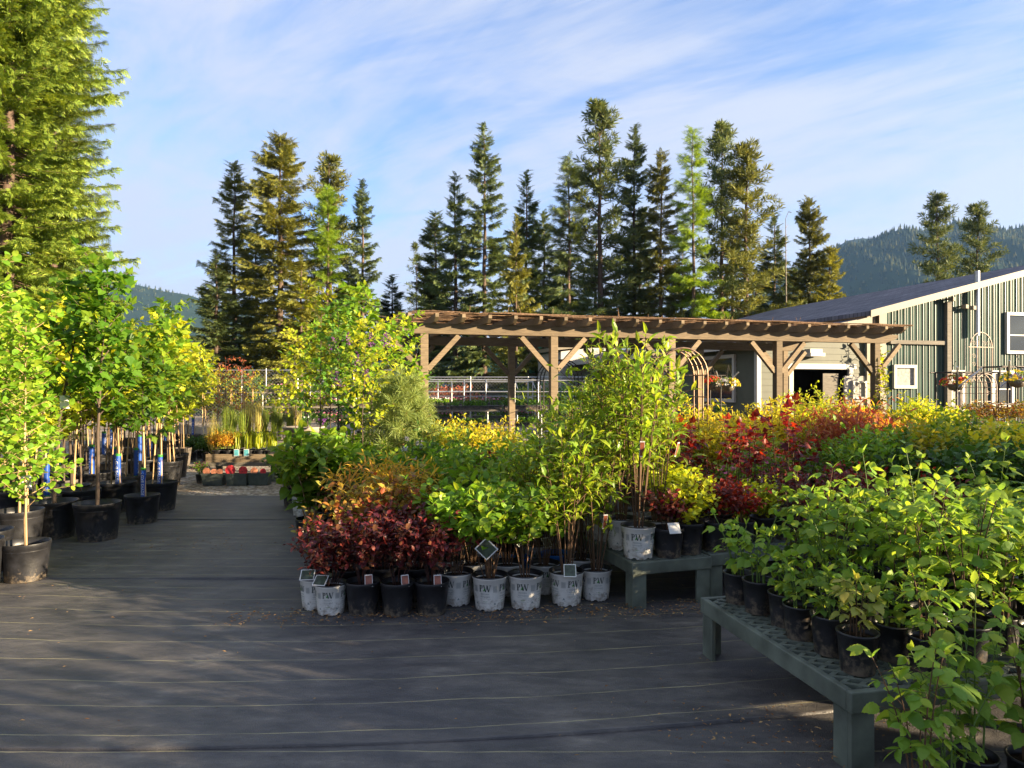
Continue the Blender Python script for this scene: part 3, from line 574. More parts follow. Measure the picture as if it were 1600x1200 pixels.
def hydr(i):
    st, lv = bush(220+i, 12, .72, .34, 'ovate', .125, .088, .052, z0=ZP, f0=.22, twigs=3, twl=.16, flat=.4, droop=.15, stem=.006, opp=True)
    return proto('potted_hydrangea', 'potted shrub', PB, st, lv, MT['stake'], LM['lime'])
P3('hydrangea', 2, hydr)
def mound(i, mat, h, sp, L=.035, Wd=.028, ns=22, step=.024, pot=PB, kind='fold', twigs=7, twl=.12, f0=.25, stem='cane', seed=0, ex=(), name='potted_shrub', flat=.5, **kw):
    st, lv = bush(300+i+seed, ns, h, sp, kind, L, Wd, step, z0=ZP, f0=f0, twigs=twigs, twl=twl, flat=flat, tw0=.25, stem=.003, **kw)
    return proto(name, 'potted shrub', pot, st, lv, MT[stem], LM[mat], ex)
P3('goldmaple', 2, lambda i: mound(i, 'goldorange', .46, .30, .075, .012, 14, .022, seed=50, kind='lance', flat=.25, droop=.25))
P3('char', 3, lambda i: mound(i, 'char', .34, .24, .038, .036, 20, .022, kind='round', seed=5))
P3('yellow', 3, lambda i: mound(i, 'gold', .62, .32, .042, .028, seed=9))
P3('yelgreen', 3, lambda i: mound(i, 'yelgreen', .75, .36, .055, .042, seed=13, kind='ovate', ns=16, twl=.16))
P3('greenb', 3, lambda i: mound(i, 'green', .62, .34, .06, .045, seed=17, kind='ovate', ns=16, twl=.15))
P3('lime', 3, lambda i: mound(i, 'lime', .66, .34, .06, .046, seed=21, kind='ovate', ns=16, twl=.15))
P3('deep', 3, lambda i: mound(i, 'deep', .5, .32, .06, .05, seed=25, kind='ovate', ns=15, twl=.15))
P3('coral', 2, lambda i: mound(i, 'coral', .50, .34, .07, .014, 16, .020, seed=29, kind='lance', droop=.3))
P3('crimson', 2, lambda i: mound(i, 'crimson', .48, .34, .05, .03, seed=33))
P3('redlow', 3, lambda i: mound(i, 'maroon' if i else 'red', .42, .24, .034, .024, seed=37, ns=10, twigs=5, step=.03, f0=.4))
def rose(i):   # green below, orange new growth above
    st, lv = bush(360+i, 16, .62, .36, 'ovate', .055, .042, .03, z0=ZP, f0=.2, twigs=5, twl=.14, flat=.35, tw0=.2)
    s2, l2 = bush(360+i, 16, .70, .38, 'ovate', .052, .038, .03, z0=ZP, f0=.72, twigs=5, twl=.11, flat=.35, tw0=.72)
    return dict(name='potted_rose', cat='potted shrub', parts=[('pot', BLK, BLK_S), ('stem', st.mesh('stem', MT['cane'])), ('foliage', merge('foliage', [(lv.soup(), LM['lime' if i == 2 else 'green']), (l2.soup(), LM[['yelgreen', 'gold', 'lime'][i]])]))])
P3('rose', 3, rose)
def flowering(i, mat, fmat, h, sp, n=60, size=.05, pot=PB, name='potted_flowers', kind='ovate', seed=0, L=.05, Wd=.035, clus=1):
    r = random.Random(500+i+seed); st, lv = bush(400+i+seed, 14, h, sp, kind, L, Wd, .03, z0=ZP, f0=.1, twigs=4, twl=.12, flat=.5, tw0=.2)
    fl = Leaves()
    for k in range(n):
        a = r.uniform(0, 2*PI); q = math.sqrt(r.random()); c = Vector((math.cos(a)*sp*q, math.sin(a)*sp*q, ZP+h*(1-.5*q*q)*r.uniform(.8, 1.06)))
        for _ in range(clus):
            fl.put('flower', c+rv(r, size*.9 if clus > 1 else 0), Vector((math.cos(a)*q, math.sin(a)*q-.4, .9))+rv(r, .5), Vector((1, .2, 0))+rv(r, .4), size*r.uniform(.7, 1.2), size*r.uniform(.9, 1.3))
    return dict(name=name, cat='potted plant', parts=[('pot',)+pot, ('stem', st.mesh('stem', MT['greenstem'])), ('foliage', lv.mesh('foliage', LM[mat])), ('flower', fl.mesh('flower', LM[fmat]))])
P3('lilacw', 1, lambda i: flowering(i, 'green', 'white', .85, .32, 14, .022, seed=1, clus=26, L=.06))
P3('whitef', 2, lambda i: flowering(i, 'deep', 'white', .42, .26, 10, .016, seed=4, clus=22))
P3('pinkf', 2, lambda i: flowering(i, 'lime', 'pink', .42, .24, 40, .045, seed=8)); P3('magf', 2, lambda i: flowering(i, 'lime', 'magenta', .40, .22, 40, .05, seed=12))
P3('redf', 1, lambda i: flowering(i, 'lime', 'redpetal', .34, .22, 30, .05, seed=16)); P3('yelf', 1, lambda i: flowering(i, 'lime', 'yellowpetal', .3, .24, 70, .045, seed=20)); P3('purf', 2, lambda i: flowering(i, 'deep', 'purple', .28, .18, 22, .075, seed=24))
P3('airy', 1, lambda i: mound(i, 'yelgreen', 1.35, .5, .05, .04, seed=41, kind='ovate', ns=20, twigs=8, twl=.24, flat=.25, step=.032))
def redwhip(i, H):
    r = random.Random(600+i); st = Soup(); lv = Leaves()
    for k in range(4):
        a = r.uniform(0, 6.28); q = r.uniform(.02, .12); e = Vector((math.cos(a)*q*1.6, math.sin(a)*q*1.6, ZP+H*r.uniform(.7, 1))); b = Vector((math.cos(a)*.03, math.sin(a)*.03, ZP))
        pts = bez(b, b.lerp(e, .5)+rv(r, .03), e, 6); st.tube(pts, [.005, .0045, .004, .0035, .003, .002], 4, cap=False)
        along(lv, r, pts, 'palm', .060, .060, .045, .6, 1, droop=.2, up=.3); along(lv, r, pts, 'fold', .028, .02, .09, .12, .5)
        for j in range(2):
            f = r.uniform(.55, .95); c = pts[int(f*5)]; az = r.uniform(0, 6.28); l = r.uniform(.06, .16); ee = c+Vector((math.cos(az)*l, math.sin(az)*l, l*.6)); tp = [c, c.lerp(ee, .5), ee]
            st.tube(tp, .002, 3, cap=False); along(lv, r, tp, 'palm', .058, .058, .026, .2, 1, droop=.25)
    sl = standing(.03, .16, .05, -.06, .5, MT['tag'], r.uniform(-1, 1), .1)
    return proto('potted_sapling', 'sapling', PB, st, lv, MT['cane'], LM['red' if i % 2 else 'crimson' if i == 2 else 'red'], [sl])
P3('redwhip', 4, lambda i: redwhip(i, [1.15, 1.0, .9, 1.2][i]))
def raspberry(i, H, ns, sp, mat='rasp'):
    r = random.Random(700+i); st = Soup(); lv = Leaves(); Z0 = .145
    for k in range(ns):
        a = 2*PI*k/ns+r.uniform(-.6, .6); q = r.uniform(.3, 1)*sp; hh = H*r.uniform(.6, 1.05); b = Vector((math.cos(a)*.03, math.sin(a)*.03, Z0)); e = Vector((math.cos(a)*q, math.sin(a)*q, Z0+hh))
        m = b.lerp(e, .5); m.x *= .5; m.y *= .5; m.z += .06*hh; pts = bez(b, m, e, 8)
        st.tube(pts, [.0042*(1-.6*j/7) for j in range(8)], 5, cap=False); az = r.uniform(0, 6.28); nn = max(5, int(hh/.046))
        for j in range(nn):
            f = .15+.85*(j+r.random()*.5)/nn; kk = min(6, int(f*7)); p = pts[kk].lerp(pts[kk+1], min(1, f*7-kk)); az += 2.4+r.uniform(-.3, .3)
            s = (1.1-.6*abs(f-.55))*r.uniform(.55, 1.25)*min(1, .62+H*.45); d = Vector((math.cos(az), math.sin(az), r.uniform(.25, .8))).normalized(); pe = p+d*.075*s
            st.tube([p, p.lerp(pe, .5)+Vector((0,0,.006)), pe], .0011, 3, cap=False)
            n0 = Vector((0,0,1))+rv(r, .6); side = d.cross(Vector((0,0,1))).normalized(); fl = Vector((d.x, d.y, -.25)).normalized()
            for ang, sc_ in ((0, 1.12), (1.15, .88), (-1.15, .88)):
                dd = (fl*math.cos(ang)+side*math.sin(ang)+Vector((0,0,-.18))+rv(r, .25)).normalized(); nn_ = n0-dd*n0.dot(dd)
                st_ = .074*s*sc_; lv.put('serr', pe, dd, nn_, st_, st_*.74)
        leaf_at(lv, r, 'serr', pts[-1], Vector((0,0,1)), 0, .05, .04, up=.9, out=.4); leaf_at(lv, r, 'serr', pts[-1], Vector((0,0,1)), 3, .045, .036, up=.9, out=.4)
    return proto('potted_raspberry', 'potted plant', PS, st, lv, MT['greenstem'] if i % 3 else MT['cane'], LM[mat])
P3('raspT', 4, lambda i: raspberry(i, [.60, .50, .68, .55][i], 5, .18)); P3('raspS', 3, lambda i: raspberry(i+5, [.24, .30, .34][i], 6, .14)); P3('raspO', 1, lambda i: raspberry(i+9, .25, 5, .13, 'raspold'))
# ---- young trees in tree pots
def bluesleeve(x, y, z, h=.42):
    s = Soup(); n = 10; rad = .034; pts = []
    s.tube([(x, y, z), (x, y, z+h*.92)], rad, n); e = Soup(); e.tube([(x, y, z+h*.92), (x, y, z+h)], rad, n); e2 = Soup(); e2.tube([(x, y, z-.02), (x, y, z)], rad, n)
    V, Fc = glyph_text('I GIVE SHADE', .052); tx = Soup(); xs = [v[0] for v in V]; cx = (min(xs)+max(xs))/2
    P = []
    for v in V:   # letters run down the sleeve
        a = -PI/2-.15+(v[1]-.018)/(rad+.001); P.append((x+(rad+.0015)*math.cos(a), y+(rad+.0015)*math.sin(a), z+h*.46-(v[0]-cx)))
    tx.add(P, [tuple(f) for f in Fc])
    return ('trunk_sleeve', s.mesh('trunk_sleeve', MT['bluetag']), [('sleeve_band', e.mesh('sleeve_band', MT['inkgreen'])), ('sleeve_band', e2.mesh('sleeve_band', MT['inkgreen'])), ('lettering', tx.mesh('lettering', MT['tag']))])
def ytree(i, H, kind, L, Wd, mat, h0=.42, ll=.55, nl=16, lean=(0,0), pot=PT, stakes=0, sleeve=False, thick=.02, step=.06, bark='bark', name='potted_tree', sc_=1, cardz=None, subs=3, zp=.33, **kw):
    st, lv, tr = whip(800+i, H, h0, nl, ll, kind, L, Wd, step, z0=zp, lean=lean, thick=thick, subs=subs, **kw)
    ex = []; r = random.Random(900+i)
    for k in range(stakes):
        s = Soup(); a = r.uniform(0, 6.28) if k else -.9; q = .10; lx = lean[0]*.25; s.tube([(math.cos(a)*q, math.sin(a)*q, zp), (math.cos(a)*q*.2+lx, math.sin(a)*q*.2-.02, zp+1.25)], .011, 6); ex.append(('stake', s.mesh('stake', MT['stake'])))
    if sleeve: ex.append(bluesleeve(.03, -.06, zp+.02))
    if cardz: ex.append(standing(.09, .14, .04+lean[0]*(cardz/H)**2, -.05, cardz, MT['tag'], .4, .1))
    return proto(name, 'potted tree', pot, st, lv, MT[bark], LM[mat], ex)
P3('maplebig', 3, lambda i: ytree(i, [2.95, 2.7, 2.75][i], 'palm', .100, .09, 'maple', .40, .42, 26, [(.42,.1),(.1,0),(-.1,.2)][i], thick=.022, cardz=1.45 if i == 0 else None, droop=.3, step=.052, rise=1.1))
P3('serv', 2, lambda i: ytree(i+5, [2.7, 2.5][i], 'round', .072, .066, 'lime', .16, .5, 40, [(.0,0),(.05,0)][i], thick=.014, cardz=1.02 if i == 0 else None, step=.048, bark='stake', stakes=1))
P3('bluetree', 3, lambda i: ytree(i+9, [2.4, 2.55, 2.3][i], 'palm', .10, .09, 'maple' if i != 1 else 'lime', .38, .46, 24, [(.02,0),(.06,0),(-.05,0)][i], sleeve=True, thick=.013, droop=.25, stakes=[1,2,2][i], step=.06))
P3('ytree', 4, lambda i: ytree(i+14, [2.7, 2.5, 2.9, 2.3][i], ['palm', 'ovate', 'palm', 'ovate'][i], .105, [.095, .072, .095, .07][i], ['yelgreen', 'yelgreen', 'lime', 'yelgreen'][i], .32, .58, 26, [(0,0),(.1,0),(-.1,0),(.05,.1)][i], pot=PG if i % 2 else PT, stakes=2, thick=.013, droop=.2, step=.05, sleeve=i == 1))
P3('pinktree', 2, lambda i: ytree(i+20, [2.3, 2.1][i], 'ovate', .07, .03, ['coral', 'gold'][i], .35, .45, 18, stakes=2, thick=.012, droop=.5, rise=.2, step=.05))
P3('lilac', 4, lambda i: ytree(i+24, [2.9, 2.7, 2.5, 2.85][i], ['ovate', 'round', 'ovate', 'palm'][i], .085, .07, ['yelgreen', 'lime', 'yelgreen', 'lime'][i], .36, .48, 24, [(.1,0),(-.06,0),(0,0),(.08,0)][i], thick=.012, step=.058))
def lilac_bloom(i):
    p = ytree(i+30, 2.6, 'ovate', .09, .075, 'green', .3, .45, 22, thick=.012, step=.06); r = random.Random(5); fl = Leaves()
    for k in range(9):
        c = Vector((r.uniform(-.45, .45), r.uniform(-.5, .1), r.uniform(1.25, 2.3)))
        for j in range(60):
            f = r.random(); fl.put('flower', c+Vector((r.gauss(0, .035*(1-f)+.008), r.gauss(0, .035*(1-f)+.008), f*.17)), rv(r)+Vector((0,-.4,.3)), rv(r), .022, .026)
    p['parts'].append(('flower', fl.mesh('flower', LM['purple']))); return p
P3('lilacbloom', 1, lilac_bloom)
def whitepine(i):
    r = random.Random(40); st = Soup(); lv = Leaves(); st.tube([(0,0,.2),(0,.02,1.0),(.06,0,1.72)], [.02,.015,.006], 6)
    for k in range(46):
        z = .4+1.25*k/46*1.0; az = k*2.4; l = .52*(1-(z-.35)/1.6)+.1; b = Vector((0,0,z)); e = b+Vector((math.cos(az)*l, math.sin(az)*l, l*.35)); pts = bez(b, b.lerp(e, .6)-Vector((0,0,.05)), e, 4); st.tube(pts, .005, 4, cap=False)
        for j in range(6):
            p = pts[0].lerp(pts[-1], .3+.7*j/5); lv.put('needles', p, (e-b)+rv(r, .12), rv(r), .16, .16)
            lv.put('needles', p+rv(r, .06), (e-b)+rv(r, .3)+Vector((0,0,.1)), rv(r), .14, .14)
    for k in range(5): lv.put('needles', Vector((.05, 0, 1.6+.05*k)), Vector((0,0,1))+rv(r, .4), rv(r), .15, .15)
    return proto('potted_pine', 'potted tree', PB, st, lv, MT['stake'], LM['pineblue'])
P3('whitepine', 1, whitepine)
def grass(i, mat, h, sp, n, pot=PB, w=.008):
    r = random.Random(950+i); lv = Leaves()
    for k in range(n):
        a = r.uniform(0, 6.28); q = r.uniform(.1, 1)*sp; b = Vector((r.gauss(0, .03), r.gauss(0, .03), ZP)); d = Vector((math.cos(a)*q, math.sin(a)*q, h*r.uniform(.6, 1))); lv.put('blade', b, d, Vector((-math.cos(a)*h, -math.sin(a)*h, q))*-1, d.length*r.uniform(.9, 1.2), w)
    return proto('potted_grass', 'potted plant', pot, None, lv, None, LM[mat], fol='grass_blades')
P3('grass', 3, lambda i: grass(i, ['grassy', 'grassy', 'straw'][i], [.75, .65, .85][i], .3, 150)); P3('iris', 2, lambda i: grass(i+5, 'yelgreen', .42, .13, 70, w=.016))
# ---------------------------------------------------------------- ground
def sheet(name, x0, x1, y0, y1, z, mat, nx=1, ny=1, kind='structure'):
    s = Soup(); V = [(x0+(x1-x0)*i/nx, y0+(y1-y0)*j/ny, z) for j in range(ny+1) for i in range(nx+1)]
    s.add(V, [(j*(nx+1)+i, j*(nx+1)+i+1, (j+1)*(nx+1)+i+1, (j+1)*(nx+1)+i) for j in range(ny) for i in range(nx)]); o = s.build(name, mat); o['kind'] = kind; return o
sheet('ground', -3200, 3200, -60, 3600, -.012, MT['grass'], 8, 8)
sheet('gravel_yard', -24, 46, -40, 44, -.006, MT['gravel'])
def nzf(x, y):
    return (math.sin(x*1.7+y*.6)+math.sin(x*3.1-y*1.3+1)+math.sin(x*.7+y*2.7+2)+math.sin(x*5.3+y*4.1))*.25
def mat_sheet(name, e0, e1, X0, X1, zb, curl=.012, dx=.12, ny=26):
    """a strip of woven cloth between two edge curves Y(x); its near edge curls up a little"""
    s = Soup(); V = []; UV = []; xs = np.arange(X0, X1+.001, dx); n = len(xs)
    for j in range(ny+1):
        f = (j/ny)**1.5
        for x in xs:
            a, b = e0(x), e1(x); y = a+(b-a)*f; dist = y-a
            z = zb+.0035*nzf(x, y)*min(1, dist*2)+.006*max(0, nzf(x*.6, y*.9)-.2)
            if curl: z += curl*math.exp(-dist/.06)*(.55+.45*math.sin(x*2.3+zb*900)*math.sin(x*.9+1))
            V.append((x, y, max(z, zb*.5))); UV.append((x, dist))
    Fc = [(j*n+i, j*n+i+1, (j+1)*n+i+1, (j+1)*n+i) for j in range(ny) for i in range(n-1)]
    if curl: # the edge has a thickness
        k = len(V); V += [(x, e0(x)+.002, -.002) for x in xs]; UV += [(x, 0)]*n; Fc += [(k+i, k+i+1, i+1, i) for i in range(n-1)]
    s.add(V, Fc, True); o = s.build(name, MT['fabric']); o['kind'] = 'structure'
    me = o.data; ul = me.uv_layers.new(name='UVMap'); li = np.zeros(len(me.loops), np.int32); me.loops.foreach_get('vertex_index', li)
    ul.data.foreach_set('uv', np.array(UV, np.float32)[li].ravel()); return o
E0 = lambda x: 3.12+.11*x+.03*x*x if abs(x) < 9 else 4
E1 = lambda x: 5.72+.015*math.sin(x*1.1)+(max(0, x+1.5)*.17)
E2 = lambda x: 8.30+.02*math.sin(x*.9+1)+(max(0, x+1.5)*.15)
E3 = lambda x: 10.2+.05*math.sin(x*2.1)+.03*math.sin(x*5.7)+(max(0, x+2)*.16 if x > -2 else 0)
mat_sheet('ground_cloth', lambda x: -9, lambda x: E0(x)+.25, -9, 7, .002, 0)
mat_sheet('ground_cloth', E0, lambda x: E1(x)+.25, -9, 9, .007, .012)
mat_sheet('ground_cloth', E1, lambda x: E2(x)+.2, -10, 12, .011, .012)
mat_sheet('ground_cloth', E2, E3, -10, 14, .015, .010)
mat_sheet('ground_cloth', lambda x: E3(x)-.15, lambda x: E3(x)+6, -1.2, 14, .019, .008)
# litter of bark chips and needles
def litter():
    r = random.Random(3); lv = Leaves()
    def chip(x, y, s): lv.put('fold', Vector((x, y, .020+r.random()*.008)), Vector((r.uniform(-1,1), r.uniform(-1,1), r.uniform(-.05,.12))), Vector((r.uniform(-.3,.3), r.uniform(-.3,.3), 1)), s, s*r.uniform(.15, .7))
    for k in range(1500):
        u = r.random(); x = -2.0+4.6*u; yc = 4.72+.14*max(0, x)+.03*math.sin(x*5); chip(x+r.gauss(0, .06), yc+r.gauss(0, .10)+.05, r.uniform(.008, .035))
    for k in range(350): x = r.uniform(-4.2, 1.4); y = r.uniform(3.2, 8); chip(x, y, r.uniform(.008, .03))
    for k in range(260): x = r.gauss(1.2, .3); y = 3.15+r.gauss(0, .2)*(.4+r.random()); chip(x, y, r.uniform(.006, .03))
    for k in range(160): chip(-3.2+r.gauss(0, .5), 7.0+r.gauss(0, .3), r.uniform(.01, .035))
    me = lv.mesh('leaf_litter', MT['litter']); o = bpy.data.objects.new('leaf_litter', me); COL.objects.link(o)
    tag(o, 'scattered tan bark chips and dry leaf litter on the black ground cloth', 'leaf litter', kind='stuff')
litter()
# ---------------------------------------------------------------- conifers
def conifer(seed, Ht, Rad, zb=.12, kind='fir', dens=1.0, trunk=.22, sp=.5, prof=.75, hang=.25, spr='spray'):
    r = random.Random(seed); st = Soup(); lv = Leaves()
    wob = [(r.uniform(-.06, .06), r.uniform(-.06, .06)) for _ in range(9)]
    tr = [Vector((wob[i][0], wob[i][1], -.1+Ht*i/8)) for i in range(9)]; st.tube(tr, [trunk*(1-.93*i/8) for i in range(9)], 8)
    z = Ht*zb; step = .42/dens
    while z < Ht-.12:
        f = (z-Ht*zb)/(Ht*(1-zb)); env = Rad*((1-f)**prof)*(.55+.45*min(1, f*6+.3)); nb = max(3, int((5.2 if f < .9 else 5)*(.7+.4*dens)*r.uniform(.75, 1.1))); lev = r.uniform(.86, 1.08)
        for b in range(nb):
            if r.random() < (.22 if dens < 2 else .06) and f < .85: continue
            az = r.uniform(0, 2*PI); l = max(.12, env*lev*r.uniform(.42, 1.28)); zz = z+r.uniform(-.55, .55)*(1-.6*f)
            p0 = Vector((0, 0, zz)); ca, sa = math.cos(az), math.sin(az)
            rise = (.05+.55*f)*l; drop = hang*l*(1-f)
            if kind == 'pine': rise = (.25+.4*f)*l; drop = .05*l
            pe = p0+Vector((ca*l, sa*l, rise-drop)); pm = p0+Vector((ca*l*.55, sa*l*.55, rise*.3-(0 if kind == 'pine' else drop*1.1)+.04))
            pts = bez(p0, pm, pe, 5)
            if l > .35: st.tube(pts[:5], [.03*min(1, l/2)+.006, .02*min(1, l/2)+.005, .012, .008, .004], 3, cap=False)
            side = Vector((-sa, ca, 0)); n = max(2, int(l/(.17 if kind != 'pine' else .3)*min(dens, 1.4)))
            if kind == 'pine':
                for j in range(n+2):
                    t = .35+.65*j/(n+1); k = min(3, int(t*4)); p = pts[k].lerp(pts[k+1], min(1, t*4-k))
                    q = p+side*r.uniform(-.35, .35)*l*.45+Vector((0,0,r.uniform(-.05,.18)))
                    lv.put('tuft', q, (pts[4]-pts[0]).normalized()*.6+Vector((0,0,.5))+rv(r, .5), rv(r), sp*r.uniform(.7, 1.2), sp)
            else:
                for j in range(n):
                    t = .18+.8*(j+r.random()*.5)/n; k = min(3, int(t*4)); p = pts[k].lerp(pts[k+1], min(1, t*4-k)); tg = (pts[k+1]-pts[k]).normalized()
                    for sg in (1, -1):
                        d = tg*.75+side*sg*r.uniform(.5, 1.0)+Vector((0,0,-.28*hang*4*r.random())); ls = sp*(1.1-.55*t)*r.uniform(.7, 1.25)*min(1, .35+l/1.4)
                        lv.put(spr, p, d, Vector((0,0,.8))+rv(r, .9), ls, ls*1.15)
                    if kind == 'fir' and r.random() < .75: lv.put(spr, p, Vector((0,0,-.75))+tg*.5+side*r.uniform(-.6, .6), side+tg*r.uniform(-1, 1), sp*r.uniform(.5, .95)*min(1, .35+l/1.6), sp*.8)
                    if kind == 'larch': lv.put(spr, p, Vector((0,0,-.6))+tg*.6+rv(r, .3), side+rv(r, .3), sp*.7, sp*.7)
                lv.put(spr, pts[3], (pts[4]-pts[3]).normalized()+rv(r, .1), Vector((0,0,1))+rv(r, .3), sp*.9, sp*.8)
        z += step*r.uniform(.7, 1.3)*(.75+.5*(1-f))
    for k in range(5): lv.put('spray' if kind != 'pine' else 'tuft', Vector((0,0,Ht-.15*k-.2)), Vector((r.uniform(-.4,.4), r.uniform(-.4,.4), 1)), rv(r), sp*.8, sp*.6)
    return st, lv
CON = {}
def cproto(key, lm, bark, *a, **k):
    st, lv = conifer(*a, **k); CON[key] = (st.mesh('trunk', MT[bark]), {m: lv.mesh('crown', LM[m]) for m in lm}, a[1])
cproto('fir1', ['fir'], 'redbark', 11, 20, 3.1, .12, 'fir', 1.3, .24, .56)
cproto('fir2', ['fir', 'golden'], 'redbark', 12, 16, 3.0, .06, 'fir', 1.4, .20, .54, prof=.85)
cproto('fir3', ['firwarm', 'golden'], 'redbark', 13, 18, 3.0, .04, 'fir', 1.6, .24, .54, prof=.5, hang=.3)
cproto('fir4', ['firwarm', 'fir'], 'redbark', 14, 17, 2.6, .06, 'fir', 1.4, .2, .52, prof=.65)
cproto('pine1', ['pine'], 'redbark', 15, 20, 2.5, .32, 'pine', 1.0, .24, .52, prof=.45)
cproto('pine2', ['pine', 'firwarm'], 'redbark', 16, 18, 2.5, .22, 'pine', 1.1, .22, .5, prof=.55)
cproto('larch1', ['larch', 'fir'], 'redbark', 17, 18, 2.1, .12, 'larch', 1.2, .17, .6, prof=.55, hang=.35, spr='feather')
cproto('lodge', ['pine'], 'redbark', 18, 12, 1.6, .15, 'pine', .55, .10, .34, prof=.7)
def tree(key, lm, px, ptop, Y, label, group=None, rz=0, wide=1.0, name='conifer', cat='tree'):
    tr, cr, Ht = CON[key]; h = CH+(H0-ptop)*Y/F; o = empty(name, (gx(px, Y), Y, 0), rz, label, cat, group); s = h/Ht; o.scale = (s*wide*1.1, s*wide*1.1, s)
    part('trunk', tr, o); part('crown', cr[lm], o); return o
G1, G2, G3 = 'tall conifers behind the left trees', 'tall conifers behind the pergola', 'tall conifers left of the green building'
tree('fir4', 'firwarm', 366, 254, 46, 'slender olive fir leaning out at the left of the left conifer clump', G1, .3, 1.05)
tree('fir3', 'golden', 437, 212, 44, 'broad golden brown conifer, the tallest of the left clump', G1, 1.2, 1.15)
tree('pine2', 'firwarm', 515, 243, 47, 'round-topped pine with dark crest right of the golden conifer', G1, 2.0, .95)
tree('larch1', 'larch', 512, 290, 44, 'bright green larch standing in front of the round-topped pine', G1, .4, 1.2, 'larch')
tree('fir1', 'fir', 566, 284, 45, 'pointed dark fir at the right end of the left conifer clump', G1, 4.0, .95)
tree('fir2', 'fir', 338, 400, 42, 'low dark green bushy fir at the left foot of the left clump', G1, 2.6, 1.5)
tree('fir2', 'golden', 470, 400, 41, 'low gold tinged fir in front of the golden conifer', G1, 5.2, 1.4)
tree('fir4', 'fir', 400, 350, 49, 'dark fir half hidden behind the golden conifer', G1, 5, 1.3)
tree('fir2', 'fir', 545, 400, 48, 'dark shaded fir low between the larch and the pointed fir', G1, 1, 1.5)
tree('fir2', 'fir', 612, 430, 52, 'low shaded fir left of the sparse pine', G1, 3, 1.6)
tree('fir3', 'firwarm', 672, 420, 54, 'low shaded fir behind the tallest pergola fir', G2, 3, 1.3)
tree('fir3', 'firwarm', 880, 400, 56, 'low shaded fir behind the grey green larch', G2, 1, 1.3)
tree('fir2', 'fir', 1180, 420, 50, 'low shaded fir at the foot of the olive pine', G3, 3, 1.5)
tree('fir2', 'fir', 1240, 420, 52, 'low shaded fir behind the bare dead trunk', G3, 5, 1.4)
tree('lodge', 'pine', 650, 381, 42, 'thin sparse little pine left of the pergola firs', G2, 0, .95, 'sparse_pine')
tree('fir2', 'fir', 712, 274, 46, 'dark fir with drooping limbs between sparse pine and tall fir', G2, 1, 1.0)
tree('fir1', 'fir', 757, 194, 45, 'tallest dark fir over the left half of the pergola', G2, 2, .95)
tree('fir2', 'fir', 822, 268, 47, 'dark pointed fir right of the tallest pergola fir', G2, 3, .95)
tree('fir2', 'golden', 806, 335, 40, 'small golden fir lit in front of the dark pointed fir', G2, 4.4, .8)
tree('fir4', 'fir', 850, 330, 52, 'dark narrow fir at the right edge of the pergola clump', G2, 1.4, 1.1)
tree('fir4', 'fir', 680, 330, 55, 'distant dark fir behind the drooping fir', G2, 2.4, 1.2)
tree('larch1', 'fir', 889, 244, 46, 'grey green wispy larch at the left of the right clump', G3, .8, 1.15, 'larch')
tree('pine1', 'pine', 937, 167, 47, 'tallest pine of the right clump with knobbly crest', G3, 0, 1.05, 'pine')
tree('fir1', 'fir', 991, 197, 48, 'tall fir directly right of the tallest pine', G3, 5.1, .85)
tree('fir4', 'firwarm', 1033, 236, 46, 'olive narrow fir left of the bright larch', G3, .9, .95)
tree('larch1', 'larch', 1083, 203, 44, 'bright lime green slender larch with bare lower trunk', G3, 2.2, .95, 'larch')
tree('pine1', 'pine', 1128, 199, 46, 'open tall pine directly right of the lime green larch', G3, 2.9, .9, 'pine')
tree('pine2', 'firwarm', 1166, 226, 45, 'olive pine with long right limbs left of the bare snag', G3, 4.3, 1.05, 'pine')
tree('fir2', 'fir', 1210, 334, 48, 'lower dark fir right of the olive pine', G3, 2.2, 1.1)
tree('fir3', 'firwarm', 1265, 310, 46, 'one-sided olive fir near the right end of the right clump', G3, 3.3, .85)
tree('fir3', 'golden', 1296, 385, 45, 'short golden fir at the right end above the roof', G3, .2, 1.0)
tree('fir4', 'fir', 1000, 330, 53, 'shaded fir low behind the tall right clump trunks', G3, 1.8, 1.2)
tree('fir2', 'fir', 1145, 350, 54, 'shaded fir low behind the open pine', G3, .5, 1.3)
tree('fir2', 'fir', 930, 350, 55, 'shaded fir low behind the tallest pine', G3, 3.9, 1.3)
tree('fir2', 'fir', 1065, 380, 56, 'shaded fir low behind the bright larch', G3, 2.8, 1.3)
tree('pine2', 'pine', 1465, 303, 66, 'dark pine rising behind the roof left of its twin', 'twin pines behind the roof', 1.5, .95, 'pine')
tree('pine2', 'pine', 1527, 320, 68, 'dark pine rising behind the roof beside the vent pipe', 'twin pines behind the roof', 4.2, 1.0, 'pine')
def snag():
    s = Soup(); s.tube([(0,0,0), (.05,0,5), (0,.05,10)], [.12,.08,.03], 6); r = random.Random(4)
    for k in range(14):
        z = 3+7*k/14; a = r.uniform(0, 6.28); s.tube([(0,0,z), (math.cos(a)*.5, math.sin(a)*.5, z+.25)], [.02,.008], 3)
    s.tube([(0,.05,10), (.3,.05,10.35), (.6,0,10.3)], .02, 4)
    h = CH+(H0-332)*44/F; o = empty('dead_tree', (gx(1228, 44), 44, 0), 0, 'bare dead trunk with a hooked tip among the right conifers', 'dead tree'); o.scale = (.6,.6,h/10.3); s.build('trunk', MT['greybark'], o)
snag()
